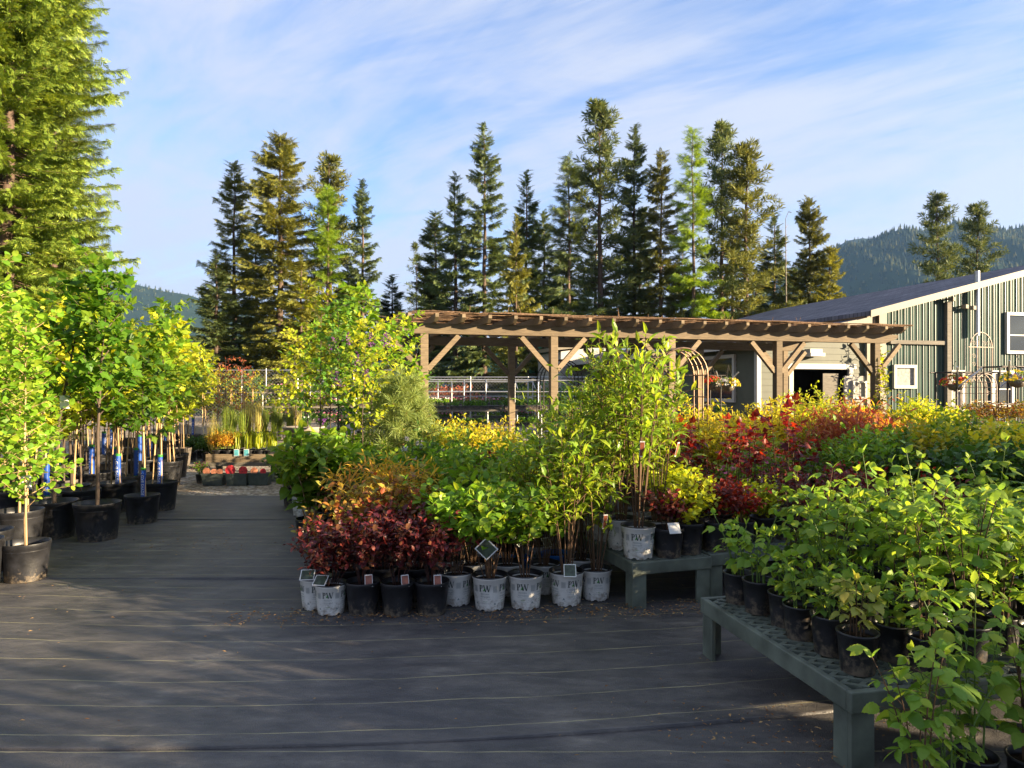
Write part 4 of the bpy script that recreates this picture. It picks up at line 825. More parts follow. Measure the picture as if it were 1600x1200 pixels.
# the big spruce at the left and a second one behind it
def bigspruce():
    st, lv = conifer(31, 26, 3.35, .04, 'fir', 2.5, .26, .44, prof=.33, hang=.30)
    tm, cm = st.mesh('trunk', MT['redbark']), lv.mesh('crown', LM['spruce'])
    st2, lv2 = conifer(33, 24, 2.2, .04, 'fir', 2.2, .2, .46, prof=.38, hang=.1, spr='feather'); t2, c2 = st2.mesh('trunk', MT['redbark']), lv2.mesh('crown', LM['spruce'])
    for px, Y, lab, sc_, rz, tt, cc in ((14, 21, 'huge bright spruce filling the upper left corner with drooping boughs', .93, 0, tm, cm), (84, 24.5, 'feathery spruce with upswept tips right of the huge left spruce', .88, 2, t2, c2), (-60, 26, 'dark spruce behind the huge left spruce at the edge', 1.05, 3, tm, cm)):
        o = empty('spruce', (gx(px, Y), Y, 0), rz, lab, 'tree', 'spruces behind the potted trees'); o.scale = (sc_,)*3; part('trunk', tt, o); part('crown', cc, o)
bigspruce()
# low shrubs and saplings beyond the fence under the trunks
def fence_shrubs():
    r = random.Random(77); st, lv = bush(777, 26, 2.2, 1.6, 'fold', .22, .17, .16, f0=.1, twigs=7, twl=.6, base=.3, stem=.015); sm = st.mesh('stem', MT['bark']); ms = [lv.mesh('foliage', LM[k]) for k in ('deep', 'green', 'coral', 'yelgreen')]
    data = [(330,33,0,.9,'dark'),(380,34,0,1,'dark'),(600,32,1,.9,'green'),(690,30,2,.7,'coral tinted'),(715,31,2,.75,'coral tinted'),(792,31,1,.45,'green'),(830,30,3,.7,'yellow green'),(870,31,1,.8,'green'),(560,34,0,1,'dark'),(640,36,0,1.1,'dark'),(815,38,0,.9,'dark'),(905,33,3,.7,'yellow green')]
    for i, (px, Y, m, s, w) in enumerate(data):
        n = sum(1 for d in data[:i] if d[4] == w); tot = sum(1 for d in data if d[4] == w)
        order = sorted([d[0] for d in data if d[4] == w]); k = order.index(px)
        o = empty('shrub', (gx(px, Y), Y, 0), r.uniform(0, 6), f'{w} shrub beyond the wire fence, {ordw(k, tot)} of the {w} shrubs there', 'shrub', 'shrubs beyond the fence'); o.scale = (s,)*3; part('stem', sm, o); part('foliage', ms[m], o)
fence_shrubs()
# ---------------------------------------------------------------- hills
def hill(name, pts, Yr, depth, mat, seed, trees=0, rear=1200, tsize=13):
    """terrain whose ridge line is given at distance Yr; it rises from Yr-depth and falls away behind"""
    r = random.Random(seed); s = Soup(); xs = [p[0] for p in pts]; n = 90; m = 22
    def ridge(px): return np.interp(px, xs, [p[1] for p in pts])
    def zat(i, j):
        px = xs[0]+(xs[-1]-xs[0])*i/n; hz = max(2, CH+(H0-ridge(px))*Yr/F); f = j/m
        if f <= .6:
            g = f/.6; z = hz*(g*g*(3-2*g))
        else: z = hz*(1-.5*((f-.6)/.4)**2)
        y = (Yr-depth)+depth*f/.6 if f <= .6 else Yr+rear*(f-.6)/.4
        x = (px-800)/F*Yr; z *= 1+.07*math.sin(i*.9+j*.8)*math.sin(j*.5+1)*(1 if f < .55 else 0)
        return (x, y, z-8*(1-min(1, f*5)))
    V = [zat(i, j) for j in range(m+1) for i in range(n+1)]
    s.add(V, [(j*(n+1)+i, j*(n+1)+i+1, (j+1)*(n+1)+i+1, (j+1)*(n+1)+i) for j in range(m) for i in range(n)], True); o = s.build(name, mat); o['kind'] = 'structure'
    if trees:
        t = Soup(); A = []
        for k in range(trees):
            u = r.random()*(n-1); v = (1-r.random()**1.3)*m*.62; i, j = int(u), min(m-1, int(v)); a, b = u-i, v-j
            if nzf(u*.5, v*.8) > .42 and r.random() < .8: continue
            P = [np.array(zat(i+di, j+dj)) for di, dj in ((0,0),(1,0),(0,1),(1,1))]; p = P[0]*(1-a)*(1-b)+P[1]*a*(1-b)+P[2]*(1-a)*b+P[3]*a*b
            A.append((p, tsize*r.uniform(.5, 1.15), r.uniform(0, 6)))
        k = 6; Vt = []; 
        for p, h, q in A:
            for z0, z1, rr in ((.0, .62, .21), (.38, 1.0, .145)):
                for c in range(k): Vt.append(p+np.array((math.cos(q+c*PI*2/k)*rr*h, math.sin(q+c*PI*2/k)*rr*h, z0*h)))
                Vt.append(p+np.array((0, 0, z1*h)))
        ft = [(c, (c+1) % k, k) for c in range(k)]+[(k+1+c, k+1+(c+1) % k, 2*k+1) for c in range(k)]
        t.addmany(np.array(Vt), ft, len(A), 2*k+2); w = t.build('hillside_forest', LM['forest']); tag(w, f'dense conifer forest covering the {name.replace("_", " ")}', 'forest', kind='stuff')
hill('wooded_hill', [(1130,520),(1240,440),(1290,398),(1330,384),(1400,370),(1440,362),(1500,366),(1560,372),(1640,360),(1800,330),(2000,330),(2300,400)], 1500, 800, MT['hill'], 5, 15000)
hill('distant_hill', [(-500,380),(-200,400),(60,430),(180,437),(230,449),(300,466),(340,475),(420,500),(520,520),(640,538),(760,545),(900,552),(1050,548),(1150,500),(1260,410),(1310,384),(1420,380),(1500,420),(1700,520)], 2300, 700, MT['hill'], 6, 6000, 700)
# ---------------------------------------------------------------- pergola
def pergola():
    o = empty('pergola', (-1.55, 12, 0), GA, 'long brown timber pergola with brush covered roof over the plants', 'pergola')
    Ln, D, B, HB = 9.58, 3.0, 2.57, .185; n = 5; sp = Ln/(n-1)
    for v in (0, D):
        for i in range(n):
            s = Soup(); s.box((i*sp, v, B/2-.05), (.14, .14, B+.1)); s.build('post', MT['timber'], o, .008)
            for sg in (-1, 1):
                q = Soup(); x0 = i*sp+sg*.07; q.bar((x0, v, B-.62), (x0+sg*.55, v, B-.02), .088, .088, (0,1,0)); q.build('brace', MT['timber'], o)
        s = Soup(); x0, x1 = -.52, Ln+.52; zb = B+.002
        s.prism([(x0, zb+.11), (x0+.32, zb), (x1-.32, zb), (x1, zb+.11), (x1, zb+HB), (x0, zb+HB)], -.07, .07, M=Matrix.Translation((0, v, 0)) @ Matrix.Rotation(PI/2, 4, 'X')); s.build('beam', MT['timber'], o, .006)
    nr = 23
    for i in range(nr):
        x = -.30+(Ln+.6)*i/(nr-1); s = Soup(); z0 = B+HB+.003; h = .13
        s.prism([(-.48, z0+.07), (-.36, z0), (D+.36, z0), (D+.48, z0+.07), (D+.48, z0+h), (-.48, z0+h)], -.03, .03, M=Matrix.Translation((x, 0, 0)) @ Matrix(((0,0,1,0),(1,0,0,0),(0,1,0,0),(0,0,0,1)))); s.build('rafter', MT['timber'], o)
    r = random.Random(8); s = Soup(); z = B+HB+.137
    for k in range(900):
        y = r.uniform(-.52, D+.5); x = r.uniform(-.5, Ln-.3); l = r.uniform(.6, 2.2); x2 = min(x+l, Ln+.45)
        s.tube([(x, y, z+r.random()*.03), ((x+x2)/2, y+r.uniform(-.02,.02), z+.02+r.random()*.025), (x2, y+r.uniform(-.04,.04), z+r.random()*.035)], r.uniform(.005, .011), 4, cap=False)
    for k in range(26):
        x = r.uniform(-.4, Ln+.3); y = r.uniform(-.5, .2); l = r.uniform(.06, .2); s.tube([(x, y, z), (x+r.uniform(-.08,.1), y, z+l)], .005, 3)
    for k in range(60):
        x = -.5+r.random()*.5; y = r.uniform(-.4, D); s.tube([(x, y, z), (x-r.uniform(.05,.25), y+.1, z+r.uniform(-.02,.08))], .006, 3)
    for k in range(14): y = -.4+(D+.8)*k/13; s.box((Ln/2, y, z-.006), (Ln+.9, .035, .012))
    s.build('brush_cover', MT['reed'], o)
pergola()
# ---------------------------------------------------------------- buildings (local frame: x along the gable wall, y away from us)
def frame_window(par, x0, x1, z0, z1, y, fr=.07, cross=False, glass='glass', M=None, name='window', mull=None):
    w = Soup(); M = M or Matrix.Identity(4)
    for a, b, c, d in ((x0, x1, z1-fr, z1), (x0, x1, z0, z0+fr), (x0, x0+fr, z0+fr, z1-fr), (x1-fr, x1, z0+fr, z1-fr)): w.box(((a+b)/2, y-.03, (c+d)/2), (b-a, .09, d-c), M=M)
    if mull: w.box(((x0+x1)/2, y-.02, z0+(z1-z0)*mull), (x1-x0-2*fr, .05, .04), M=M)
    f = w.build(name, MT['white'], par); g = Soup(); g.box(((x0+x1)/2, y+.004, (z0+z1)/2), (x1-x0-2*fr+.01, .012, z1-z0-2*fr+.01), M=M); g.build('pane', MT[glass], f); return f
def building():
    O = GU*12.15+GV*17.47; o = empty('green_building', O, GA, 'green metal sided garden centre building with dark shingle roof and olive lap siding', 'building')
    # front lap siding: x 0..3.6 ; side lap siding runs away along y at x=0
    EZ = 2.86; WX = 3.75; SLO = 0; Lb = 15.5
    def laps(n, zt, L, M, skip=()):
        s = Soup(); h = .19
        for k in range(n):
            z = k*h
            for a, b in ([(0, L)] if not any(z0 < z+h/2 < z1 for _, _, z0, z1 in skip) else cuts(L, [(x0, x1) for x0, x1, z0, z1 in skip if z0 < z+h/2 < z1])):
                s.add([(a,-.022,z),(b,-.022,z),(b,-.006,z+h),(a,-.006,z+h),(a,.05,z),(b,.05,z),(b,.05,z+h),(a,.05,z+h)], [(0,1,2,3),(4,7,6,5),(0,4,5,1),(3,2,6,7),(0,3,7,4),(1,5,6,2)], M=M)
        return s
    def cuts(L, holes):
        out = []; a = 0
        for x0, x1 in sorted(holes): out.append((a, x0)); a = x1
        out.append((a, L)); return [p for p in out if p[1]-p[0] > .02]
    I = Matrix.Identity(4); door = (1.15, 3.15, -.1, 2.2)
    laps(17, EZ, WX, I, [door]).build('siding', MT['siding'], o)
    MS = Matrix.Rotation(-PI/2, 4, 'Z')          # local x of the side wall runs toward the viewer
    MS = Matrix(((0,1,0,0),(-1,0,0,Lb),(0,0,1,0),(0,0,0,1)))
    wins = [(Lb-2.9, Lb-1.15, 1.25, 2.62), (Lb-7.4, Lb-5.6, 1.25, 2.62)]
    laps(15, EZ, Lb, MS, [(a, b, c, d) for a, b, c, d in wins]).build('siding', MT['siding'], o)
    for a, b, c, d in wins: frame_window(o, a-.06, b+.06, c-.06, d+.06, -.02, .11, M=MS, mull=.5)
    t = Soup(); t.box((-.03, -.03, EZ/2), (.14, .14, EZ)); t.build('corner_trim', MT['white'], o); t = Soup(); t.box((-.03, Lb, EZ/2), (.12, .12, EZ)); t.build('corner_trim', MT['white'], o)
    # doorway
    d = Soup()
    for x in (door[0]-.06, door[1]+.06): d.box((x, -.03, 1.1), (.14, .08, 2.2))
    d.box(((door[0]+door[1])/2, -.03, 2.28), (door[1]-door[0]+.5, .09, .16)); dj = d.build('door_frame', MT['white'], o)
    q = Soup(); q.box(((door[0]+door[1])/2, .7, 1.1), (door[1]-door[0], 1.3, 2.2)); 
    q = Soup(); xx0, xx1 = door[0], door[1]
    q.add([(xx0,.05,0),(xx1,.05,0),(xx1,1.6,0),(xx0,1.6,0),(xx0,.05,2.2),(xx1,.05,2.2),(xx1,1.6,2.2),(xx0,1.6,2.2)], [(3,2,6,7),(0,3,7,4),(1,5,6,2),(4,7,6,5)]); q.build('doorway', MT['dark'], o)
    q = Soup(); q.box((2.55, .05, 1.05), (.55, .03, 2.05)); q.build('door_panel', MT['greywood'], o)
    # white boarded bay between siding and cladding
    q = Soup(); q.box((WX+.30, -.02, 1.05), (.6, .1, 2.1)); q.box((WX-.35, -.05, 1.0), (.9, .06, 2.0)); q.build('boarded_panel', MT['blind'], o)
    frame_window(o, WX-.55, WX-.05, 1.3, 1.85, -.09, .06, glass='blind')
    # main green gable wall
    GX0, GX1 = WX+.02, WX+17; apex = GX0+8.2; ez, az = 3.86, 5.9; gy = -.16
    def roofz(x): return ez+(az-ez)*(x-GX0)/(apex-GX0) if x < apex else az-(az-ez)*(x-apex)/(apex-GX0)
    g = Soup(); g.prism([(GX0+.55, 0), (GX1, 0), (GX1, roofz(GX1)), (apex, az), (GX0+.55, roofz(GX0+.55))], -(gy+.12), -gy, M=Matrix.Rotation(PI/2, 4, 'X')); g.build('green_cladding', MT['sidegreen'], o)
    ribs = Soup(); x = GX0+.62
    while x < GX1-.1:
        zt = roofz(x)-.02
        for w0, w1, y1, dxx in ((.034, .016, .024, 0), (.02, .01, .010, .11)):
            xx = x+dxx; zt = roofz(xx)-.03; ribs.add([(xx-w0/2,gy-.001,.05),(xx+w0/2,gy-.001,.05),(xx+w1/2,gy-y1,.05),(xx-w1/2,gy-y1,.05),(xx-w0/2,gy-.001,zt),(xx+w0/2,gy-.001,zt),(xx+w1/2,gy-y1,zt),(xx-w1/2,gy-y1,zt)], [(0,4,7,3),(3,7,6,2),(2,6,5,1)])
        x += .235
    ribs.build('cladding_rib', MT['ribmat'], o)
    cp = Soup(); cp.box((GX0+.42, gy-.03, ez/2+.05), (.24, .12, ez+.1)); cp.box((GX0+.12, gy+.06, ez/2), (.34, .08, ez)); cp.build('corner_post', MT['cream'], o)
    # roof: main slabs and the lower lean-to skirt over the siding
    def slab(name, a, b, y0, y1, th, mat):
        s = Soup(); (xa, za), (xb, zb) = a, b
        s.add([(xa,y0,za),(xb,y0,zb),(xb,y1,zb),(xa,y1,za),(xa,y0,za+th),(xb,y0,zb+th),(xb,y1,zb+th),(xa,y1,za+th)], [(0,3,2,1),(4,5,6,7),(0,1,5,4),(1,2,6,5),(2,3,7,6),(3,0,4,7)]); return s.build(name, mat, o)
    sl = (az-ez)/(apex-GX0); y0, y1 = gy-.38, Lb+.3
    slab('roof', (GX0-.28, ez-.28*sl+.02), (apex, az+.02), y0, y1, .13, MT['shingle']); slab('roof', (apex, az+.02), (GX1+.4, roofz(GX1+.4)+.02), y0, y1, .13, MT['shingle'])
    slab('lower_roof', (-.50, EZ-.02), (GX0-.1, ez-.20), y0+.22, y1, .12, MT['shingle'])
    def fascia(a, b, y, h, name, mat):
        s = Soup(); (xa, za), (xb, zb) = a, b
        s.add([(xa,y-.03,za-h),(xb,y-.03,zb-h),(xb,y,zb-h),(xa,y,za-h),(xa,y-.03,za),(xb,y-.03,zb),(xb,y,zb),(xa,y,za)], [(0,3,2,1),(4,5,6,7),(0,1,5,4),(1,2,6,5),(2,3,7,6),(3,0,4,7)]); s.build(name, mat, o)
    fascia((GX0-.3, ez-.3*sl+.17), (apex+.02, az+.17), y0-.003, .21, 'fascia', MT['cream']); fascia((apex-.02, az+.17), (GX1+.4, roofz(GX1+.4)+.17), y0-.006, .21, 'fascia', MT['cream'])
    fascia((-.55, EZ+.11), (GX0-.06, ez-.07), y0+.215, .25, 'fascia', MT['cream'])
    s = Soup(); s.box((-.53, (y0+y1)/2, EZ+.02), (.03, y1-y0-.5, .2)); s.build('eave_fascia', MT['white'], o)
    s = Soup(); s.box((GX0+1.75, gy-.08, 3.05), (2.1, .08, .12)); s.build('ledger_board', MT['greywood'], o)
    s = Soup(); s.box((GX0+2.9, gy-.11, 2.25), (.17, .11, 4.2)); s.build('downpipe', MT['greywood'], o)
    s = Soup(); s.tube([(GX0+3.95, gy-.18, 2.4), (GX0+3.95, gy-.18, 3.3)], .03, 8); s.tube([(GX0+3.95, gy-.2, 3.3), (GX0+3.95, gy-.2, 5.35)], .075, 12); s.build('vent_pipe', MT['steel'], o)
    s = Soup(); vy = 9.0; vx = GX0-.3; s.tube([(2.6, vy, 3.5), (2.6, vy, 4.45)], .11, 10); s.tube([(2.6, vy, 4.4), (2.6, vy, 4.52)], .17, 10); s.build('roof_vent', MT['steel'], o)
    for x, z in ((GX0+2.95, 4.42), (GX0+3.45, 4.2), (GX0+3.75, 4.17)):
        f = Soup(); f.box((x, gy-.22, z), (.17, .13, .12), rz=.3); f.box((x, gy-.1, z+.02), (.05, .2, .05)); f.build('flood_light', MT['cream'], o)
    frame_window(o, GX0+.85, GX0+1.7, 1.62, 2.35, gy-.03, .09, glass='blind')
    frame_window(o, GX0+2.98, GX0+3.58, .5, 2.2, gy-.03, .10, glass='blind', mull=.62); frame_window(o, GX0+4.7, GX0+5.6, 1.0, 2.2, gy-.03, .10, mull=.5)
    frame_window(o, GX0+5.3, GX0+6.7, 2.75, 4.1, gy-.03, .10, mull=.45)
    for x, y, z, M in ((1.55, -.2, 2.62, I),): 
        f = Soup(); f.box((1.75, -.2, 2.72), (.42, .26, .14)); f.box((1.75, -.24, 2.62), (.5, .32, .10)); f.build('wall_lamp', MT['white'], o)
    f = Soup(); f.box((-.16, 5.0, 2.5), (.22, .3, .2)); f.build('wall_lamp', MT['white'], o)
building()
def shed():   # pale outbuilding at the far end of the pergola view
    o = empty('pale_shed', GU*11.6+GV*33.5, GA, 'pale grey shed with cream eave seen through the right half of the pergola', 'shed')
    s = Soup(); s.prism([(0,0),(3.2,0),(3.2,3.95),(0,3.55)], -4, 0, M=Matrix.Rotation(PI/2, 4, 'X')); s.build('wall', MT['white'], o)
    s = Soup(); s.prism([(-.3,3.6),(3.5,4.05),(3.5,4.25),(-.3,3.8)], -4.3, .3, M=Matrix.Rotation(PI/2, 4, 'X')); s.build('roof', MT['cream'], o)
    s = Soup(); s.box((1.4, -.03, 1.2), (1.8, .06, 2.4)); s.build('door', MT['blind'], o)
shed()
def greenroofed():
    Y = 51; x0, x1 = gx(715, Y), gx(850, Y); o = empty('green_roofed_building', ((x0+x1)/2, Y, 0), 0, 'low distant building with bright green metal roof beyond the pergola', 'building'); w = x1-x0
    s = Soup(); s.box((0, 4, 1.4), (w, 8, 2.9)); s.build('wall', MT['white'], o)
    s = Soup(); s.add([(-w/2-.4,-.5,2.8),(w/2+.4,-.5,2.8),(w/2+.4,4,5.2),(-w/2-.4,4,5.2),(-w/2-.4,8.5,2.8),(w/2+.4,8.5,2.8)], [(0,1,2,3),(3,2,5,4),(0,3,4),(1,5,2)]); s.build('roof', MT['greenroof'], o)
    for k in (-.3, .15): 
        q = Soup(); q.box((w*k, -.03, 1.6), (1.6, .08, 1.0)); q.build('window', MT['glass'], o)
greenroofed()
# ---------------------------------------------------------------- fence, racks
def mat_mesh():
    m, nt, b, nd, L = M_('chain link wire'); b.inputs['Base Color'].default_value = (.3,.3,.3,1); b.inputs['Metallic'].default_value = .6; b.inputs['Roughness'].default_value = .5; return m
MT['wire'] = mat_mesh()
def fence(x0, x1, Y, h, label, name='chain_link_fence', step=2.4):
    o = empty(name, (x0, Y, 0), 0, label, 'fence'); L_ = x1-x0; n = max(1, round(L_/step))
    for i in range(n+1):
        s = Soup(); s.tube([(L_*i/n, 0, 0), (L_*i/n, 0, h+.03)], .03, 8); s.build('post', MT['steel'], o)
    for z, q in ((h, .024), (h*.62, .018)): s = Soup(); s.tube([(0,0,z), (L_,0,z)], q, 6); s.build('rail', MT['steel'], o)
    w = Soup(); d = .14; 
    k = -h
    while k < L_:
        for sg in (1, -1):
            a0 = max(k, 0); a1 = min(k+h, L_)
            if a1 > a0:
                za, zb = (a0-k, a1-k) if sg > 0 else (h-(a0-k), h-(a1-k)); w.bar((a0, .004*sg, za), (a1, .004*sg, zb), .005, .005)
        k += d
    w.build('wire_mesh', MT['wire'], o)
fence(gx(290, 27), gx(640, 27), 27, 2.35, 'grey chain-link fence behind the ornamental grasses')
fence(gx(645, 28.5), gx(915, 28.5), 28.5, 2.1, 'grey chain-link fence behind the seedling racks under the pergola')
def seedtray(i, w, n, mat, fl=None):
    r = random.Random(60+i); s = Soup(); s.box((0,0,.05), (w, .5, .10)); lv = Leaves(); fv = Leaves()
    for k in range(n):
        x, y = r.uniform(-w/2, w/2), r.uniform(-.25, .25); h = r.uniform(.05, .16)
        for j in range(7): lv.put('fold', Vector((x, y, .1+h*j/7)), rv(r)+Vector((0,0,.6)), Vector((0,0,1))+rv(r, .5), .07, .05)
        if fl and r.random() < .6: fv.put('flower', Vector((x, y, .12+h)), Vector((0,-.6,.8))+rv(r, .4), rv(r), .06, .08)
    p = [('tray', s.mesh('tray', MT['black'])), ('foliage', lv.mesh('foliage', LM[mat]))]
    if fl: p.append(('flower', fv.mesh('flower', LM[fl])))
    return dict(name='seedling_tray', cat='tray', parts=p)
TR = [seedtray(0, 1.05, 46, 'deep'), seedtray(1, 1.05, 46, 'green'), seedtray(2, 1.05, 40, 'green', 'pink'), seedtray(3, 1.05, 40, 'lime', 'white')]
def rack(px, Y, w, label, where, kinds, tiers=(.52, 1.02), poles=True):
    x = gx(px, Y); o = empty('plant_rack', (x, Y, 0), GA*.5, label, 'plant rack', 'seedling racks before the fence')
    for z in tiers:
        s = Soup(); s.box((0, 0, z-.03), (w, .62, .05)); s.build('shelf', MT['greywood'], o)
    for a in (-1, 1):
        for b in (-1, 1):
            s = Soup(); s.tube([(a*(w/2-.04), b*.27, 0), (a*(w/2-.04), b*.27, tiers[-1]+(.85 if b > 0 else .0))], .022, 6); s.build('leg', MT['steel'], o)
    if poles:
        s = Soup(); z = tiers[-1]+.85; s.tube([(-w/2, .27, z), (w/2, .27, z)], .02, 6); s.tube([(-w/2, .27, z-.35), (w/2, .27, z-.35)], .016, 6)
        for a in (-1, 1): s.tube([(a*(w/2-.04), .27, z), (a*(w/2-.04), -.35, z-.25)], .016, 6)
        s.build('top_rail', MT['steel'], o)
    n = max(1, int(w/1.1)); M = Matrix.Translation((x, Y, 0)) @ Matrix.Rotation(GA*.5, 4, 'Z')
    for ti, z in enumerate(tiers):
        for i in range(n):
            p = M @ Vector((-w/2+(i+.5)*w/n, 0, z)); kd = kinds[(ti*n+i) % len(kinds)]
            spawn(TR[kd], p, GA*.5, 1, f'{["dark green seedlings","green seedlings","pink flowers","white flowers"][kd]} in black tray, {["lower","upper","top"][ti]} shelf {ordw(i, n)}, rack {where}', 'tray', 'seedling trays on the racks')
rack(560, 23.5, 3.4, 'pale plant rack of potted flowers behind the lilac saplings', 'behind the lilac saplings', [2, 3, 2])
rack(470, 24.5, 2.6, 'pale plant rack at the left end by the chain-link fence', 'at the left fence end', [2, 2, 3], tiers=(.5, 1.0, 1.5), poles=False)
rack(700, 19.5, 2.3, 'two tier plant rack behind the left pergola post', 'behind the left pergola post', [1, 0, 0])
rack(785, 20, 2.3, 'two tier plant rack behind the second back post of pergola', 'behind the second back post', [0, 1, 0])
rack(862, 21, 2.3, 'two tier plant rack left of the willow-leaved shrubs', 'left of the tall shrubs', [0, 0, 1])
rack(650, 24, 2.6, 'plant rack seen left of the front pergola post', 'left of the front pergola post', [3, 2, 3])
rack(760, 25, 3.6, 'long plant rack of pink flowers right before the fence', 'nearest the fence', [2, 3, 2, 2])
def boulder(loc, s, seed, label):
    import bmesh
    bm = bmesh.new(); bmesh.ops.create_icosphere(bm, subdivisions=4, radius=1); r = random.Random(seed); o1 = [rv(r, 3) for _ in range(4)]
    for v in bm.verts:
        p = v.co.copy(); k = 1+.16*math.sin(p.x*2.1+o1[0].x)*math.cos(p.y*2.3+o1[1].y)+.10*math.sin(p.z*3.7+p.x*2+o1[2].z)+.04*math.sin(p.x*9+p.y*8)+.03*math.sin(p.z*11+p.y*7); v.co = Vector((p.x*k*s[0], p.y*k*s[1], max(-.3, p.z*k)*s[2]))
    me = bpy.data.meshes.new('boulder'); bm.to_mesh(me); bm.free(); me.materials.append(MT['stone'])
    for p in me.polygons: p.use_smooth = True
    o = bpy.data.objects.new('boulder', me); COL.objects.link(o); o.location = loc; o.rotation_euler.z = seed; tag(o, label, 'boulder', 'boulders by the gravel path')
for px, py, Y, s, l in ((304, 668, 19, (.55,.5,.55), 'tan rounded boulder at the left of the boulder group'), (332, 676, 18.5, (.75,.5,.42), 'grey mossy boulder, largest of the group on the gravel'), (352, 672, 20.5, (.4,.4,.42), 'small boulder behind the grey mossy one'), (318, 690, 17.2, (.28,.25,.25), 'small low boulder in front of the boulder group'), (285, 665, 20, (.5,.4,.6), 'boulder half hidden behind the potted trees')): boulder((gx(px, Y), Y, .02), s, px % 7+.3, l)
# ---------------------------------------------------------------- plastic benches
def plastic_bench(o_xy, ang, w, d, h, label):
    """top lattice of oblong holes inside a deep rim, angle-section legs; origin at front-left corner, x along front, y to the back"""
    o = empty('plastic_bench', (o_xy[0], o_xy[1], 0), ang, label, 'bench', 'green plastic display benches'); t = .035
    s = Soup()
    for c, sz in (((w/2, t/2, h-.045), (w, t, .09)), ((w/2, d-t/2, h-.045), (w, t, .09)), ((t/2, d/2, h-.0455), (t, d-2*t, .09)), ((w-t/2, d/2, h-.0455), (t, d-2*t, .09)), ((w/2, d/2, h-.05), (.04, d-2*t, .06))): s.box(c, sz)
    s.build('rim', MT['bench'], o, .006)
    l = Soup(); a0, a1, b0, b1 = t, w-t, t, d-t; sl = .62; pit = .075
    for sg in (1, -1):
        k = -sl*(a1-a0)-.1
        while k < (b1-b0)+sl*(a1-a0):
            pts = []      # y = k + sg*sl*(x-a0)
            for x in np.linspace(a0, a1, 61):
                y = b0+k+sl*(x-a0) if sg > 0 else b1-k-sl*(x-a0)
                if b0 <= y <= b1: pts.append((x, y))
            if len(pts) > 1: l.bar((pts[0][0], pts[0][1], h-.011-.0015*sg), (pts[-1][0], pts[-1][1], h-.011-.0015*sg), .021, .018)
            k += pit
    l.build('lattice_top', MT['bench'], o)
    for x in ([.01, w/2-.1, w-.12] if w > 1.6 else [.01, w-.12]):
        for y, sy in ((.012, 1), (d-.012, -1)):
            g = Soup(); g.box((x+.055, y+sy*.012, (h-.09)/2), (.11, .024, h-.09)); g.box((x+(.012 if x < w/2 else .098), y+sy*.07, (h-.09)/2), (.024, .092, h-.09)); g.build('leg', MT['bench'], o, .003)
BA = R(11.5); A = Vector((1.135, 4.12)); bu = Vector((math.cos(BA), math.sin(BA))); bw = Vector((math.sin(BA), -math.cos(BA)))
BH = .345; BD = 1.33; BWd = 2.7
front_left = A+bw*BD
plastic_bench(front_left, BA, BWd, BD, BH, 'green plastic lattice bench of raspberry plants, nearest in the right foreground')
MA = R(17); mu = Vector((math.cos(MA), math.sin(MA))); mv = Vector((-math.sin(MA), math.cos(MA))); B0 = Vector((.867, 4.92))
plastic_bench(B0, MA, .66, 1.5, BH, 'narrow green plastic bench carrying white printed pots in the middle')
B1 = B0+mu*.68+mv*.06
plastic_bench(B1, MA, 1.3, 1.5, BH, 'green plastic bench of black pots right behind the narrow one')
# ---------------------------------------------------------------- plants
RR = random.Random(11)
def put(key, x, y, z=0, s=1.0, label=None, group=None, v=None, cat=None, rz=None, tilt=(0,0)):
    ps = PRO[key]; p = ps[(v if v is not None else RR.randrange(len(ps))) % len(ps)]
    return spawn(p, (x, y, z+.012*(z == 0)), RR.uniform(0, 6.28) if rz is None else rz, s, label, cat, group, tilt)
# front row, left to right (photo column, distance)
GF = 'front row pots on the ground cloth'
for px, Y, k, s, lab, rz in [
    (494, 4.98, 'maroonW', .92, 'maroon shrub in white printed pot, half behind the front left pot', .35),
    (517, 4.86, 'maroonW', .88, 'maroon shrub with bare trunk in the front leftmost white printed pot', .05),
    (567, 4.86, 'maroon', .97, 'maroon leaved shrub in the left of three front black pots', 0),
    (621, 4.85, 'maroon', .97, 'maroon leaved shrub in the middle of three front black pots', .1),
    (675, 4.86, 'maroon', .97, 'maroon leaved shrub in the right of three front black pots', -.1),
    (713, 5.08, 'viburnum', .98, 'green shrub in white printed pot beside the right front black pot', .9),
    (765, 4.97, 'viburnum', 1.0, 'green shrub in white printed pot with a diamond tag hanging', -.25),
    (821, 5.0, 'viburnum', 1.0, 'green shrub with bare stems in white printed pot, third of the white row', -.25),
    (885, 5.08, 'dogwoodS', 1.0, 'tall lance leaved shrub in white printed pot, fourth of the white row', -.05),
    (931, 5.2, 'dogwoodS', .95, 'tall lance leaved shrub in white printed pot beside the narrow bench', .1)]:
    put(k, gx(px, Y), Y, 0, s, lab, GF, v={'maroonW': 0 if px < 500 else 1}.get(k, int(px) % 3 if k != 'viburnum' else (0 if px == 765 else 1)), rz=rz if k.startswith('maroon') or px == 765 else rz+RR.uniform(-.5, .5))
G2_ = 'second row pots behind the front row'
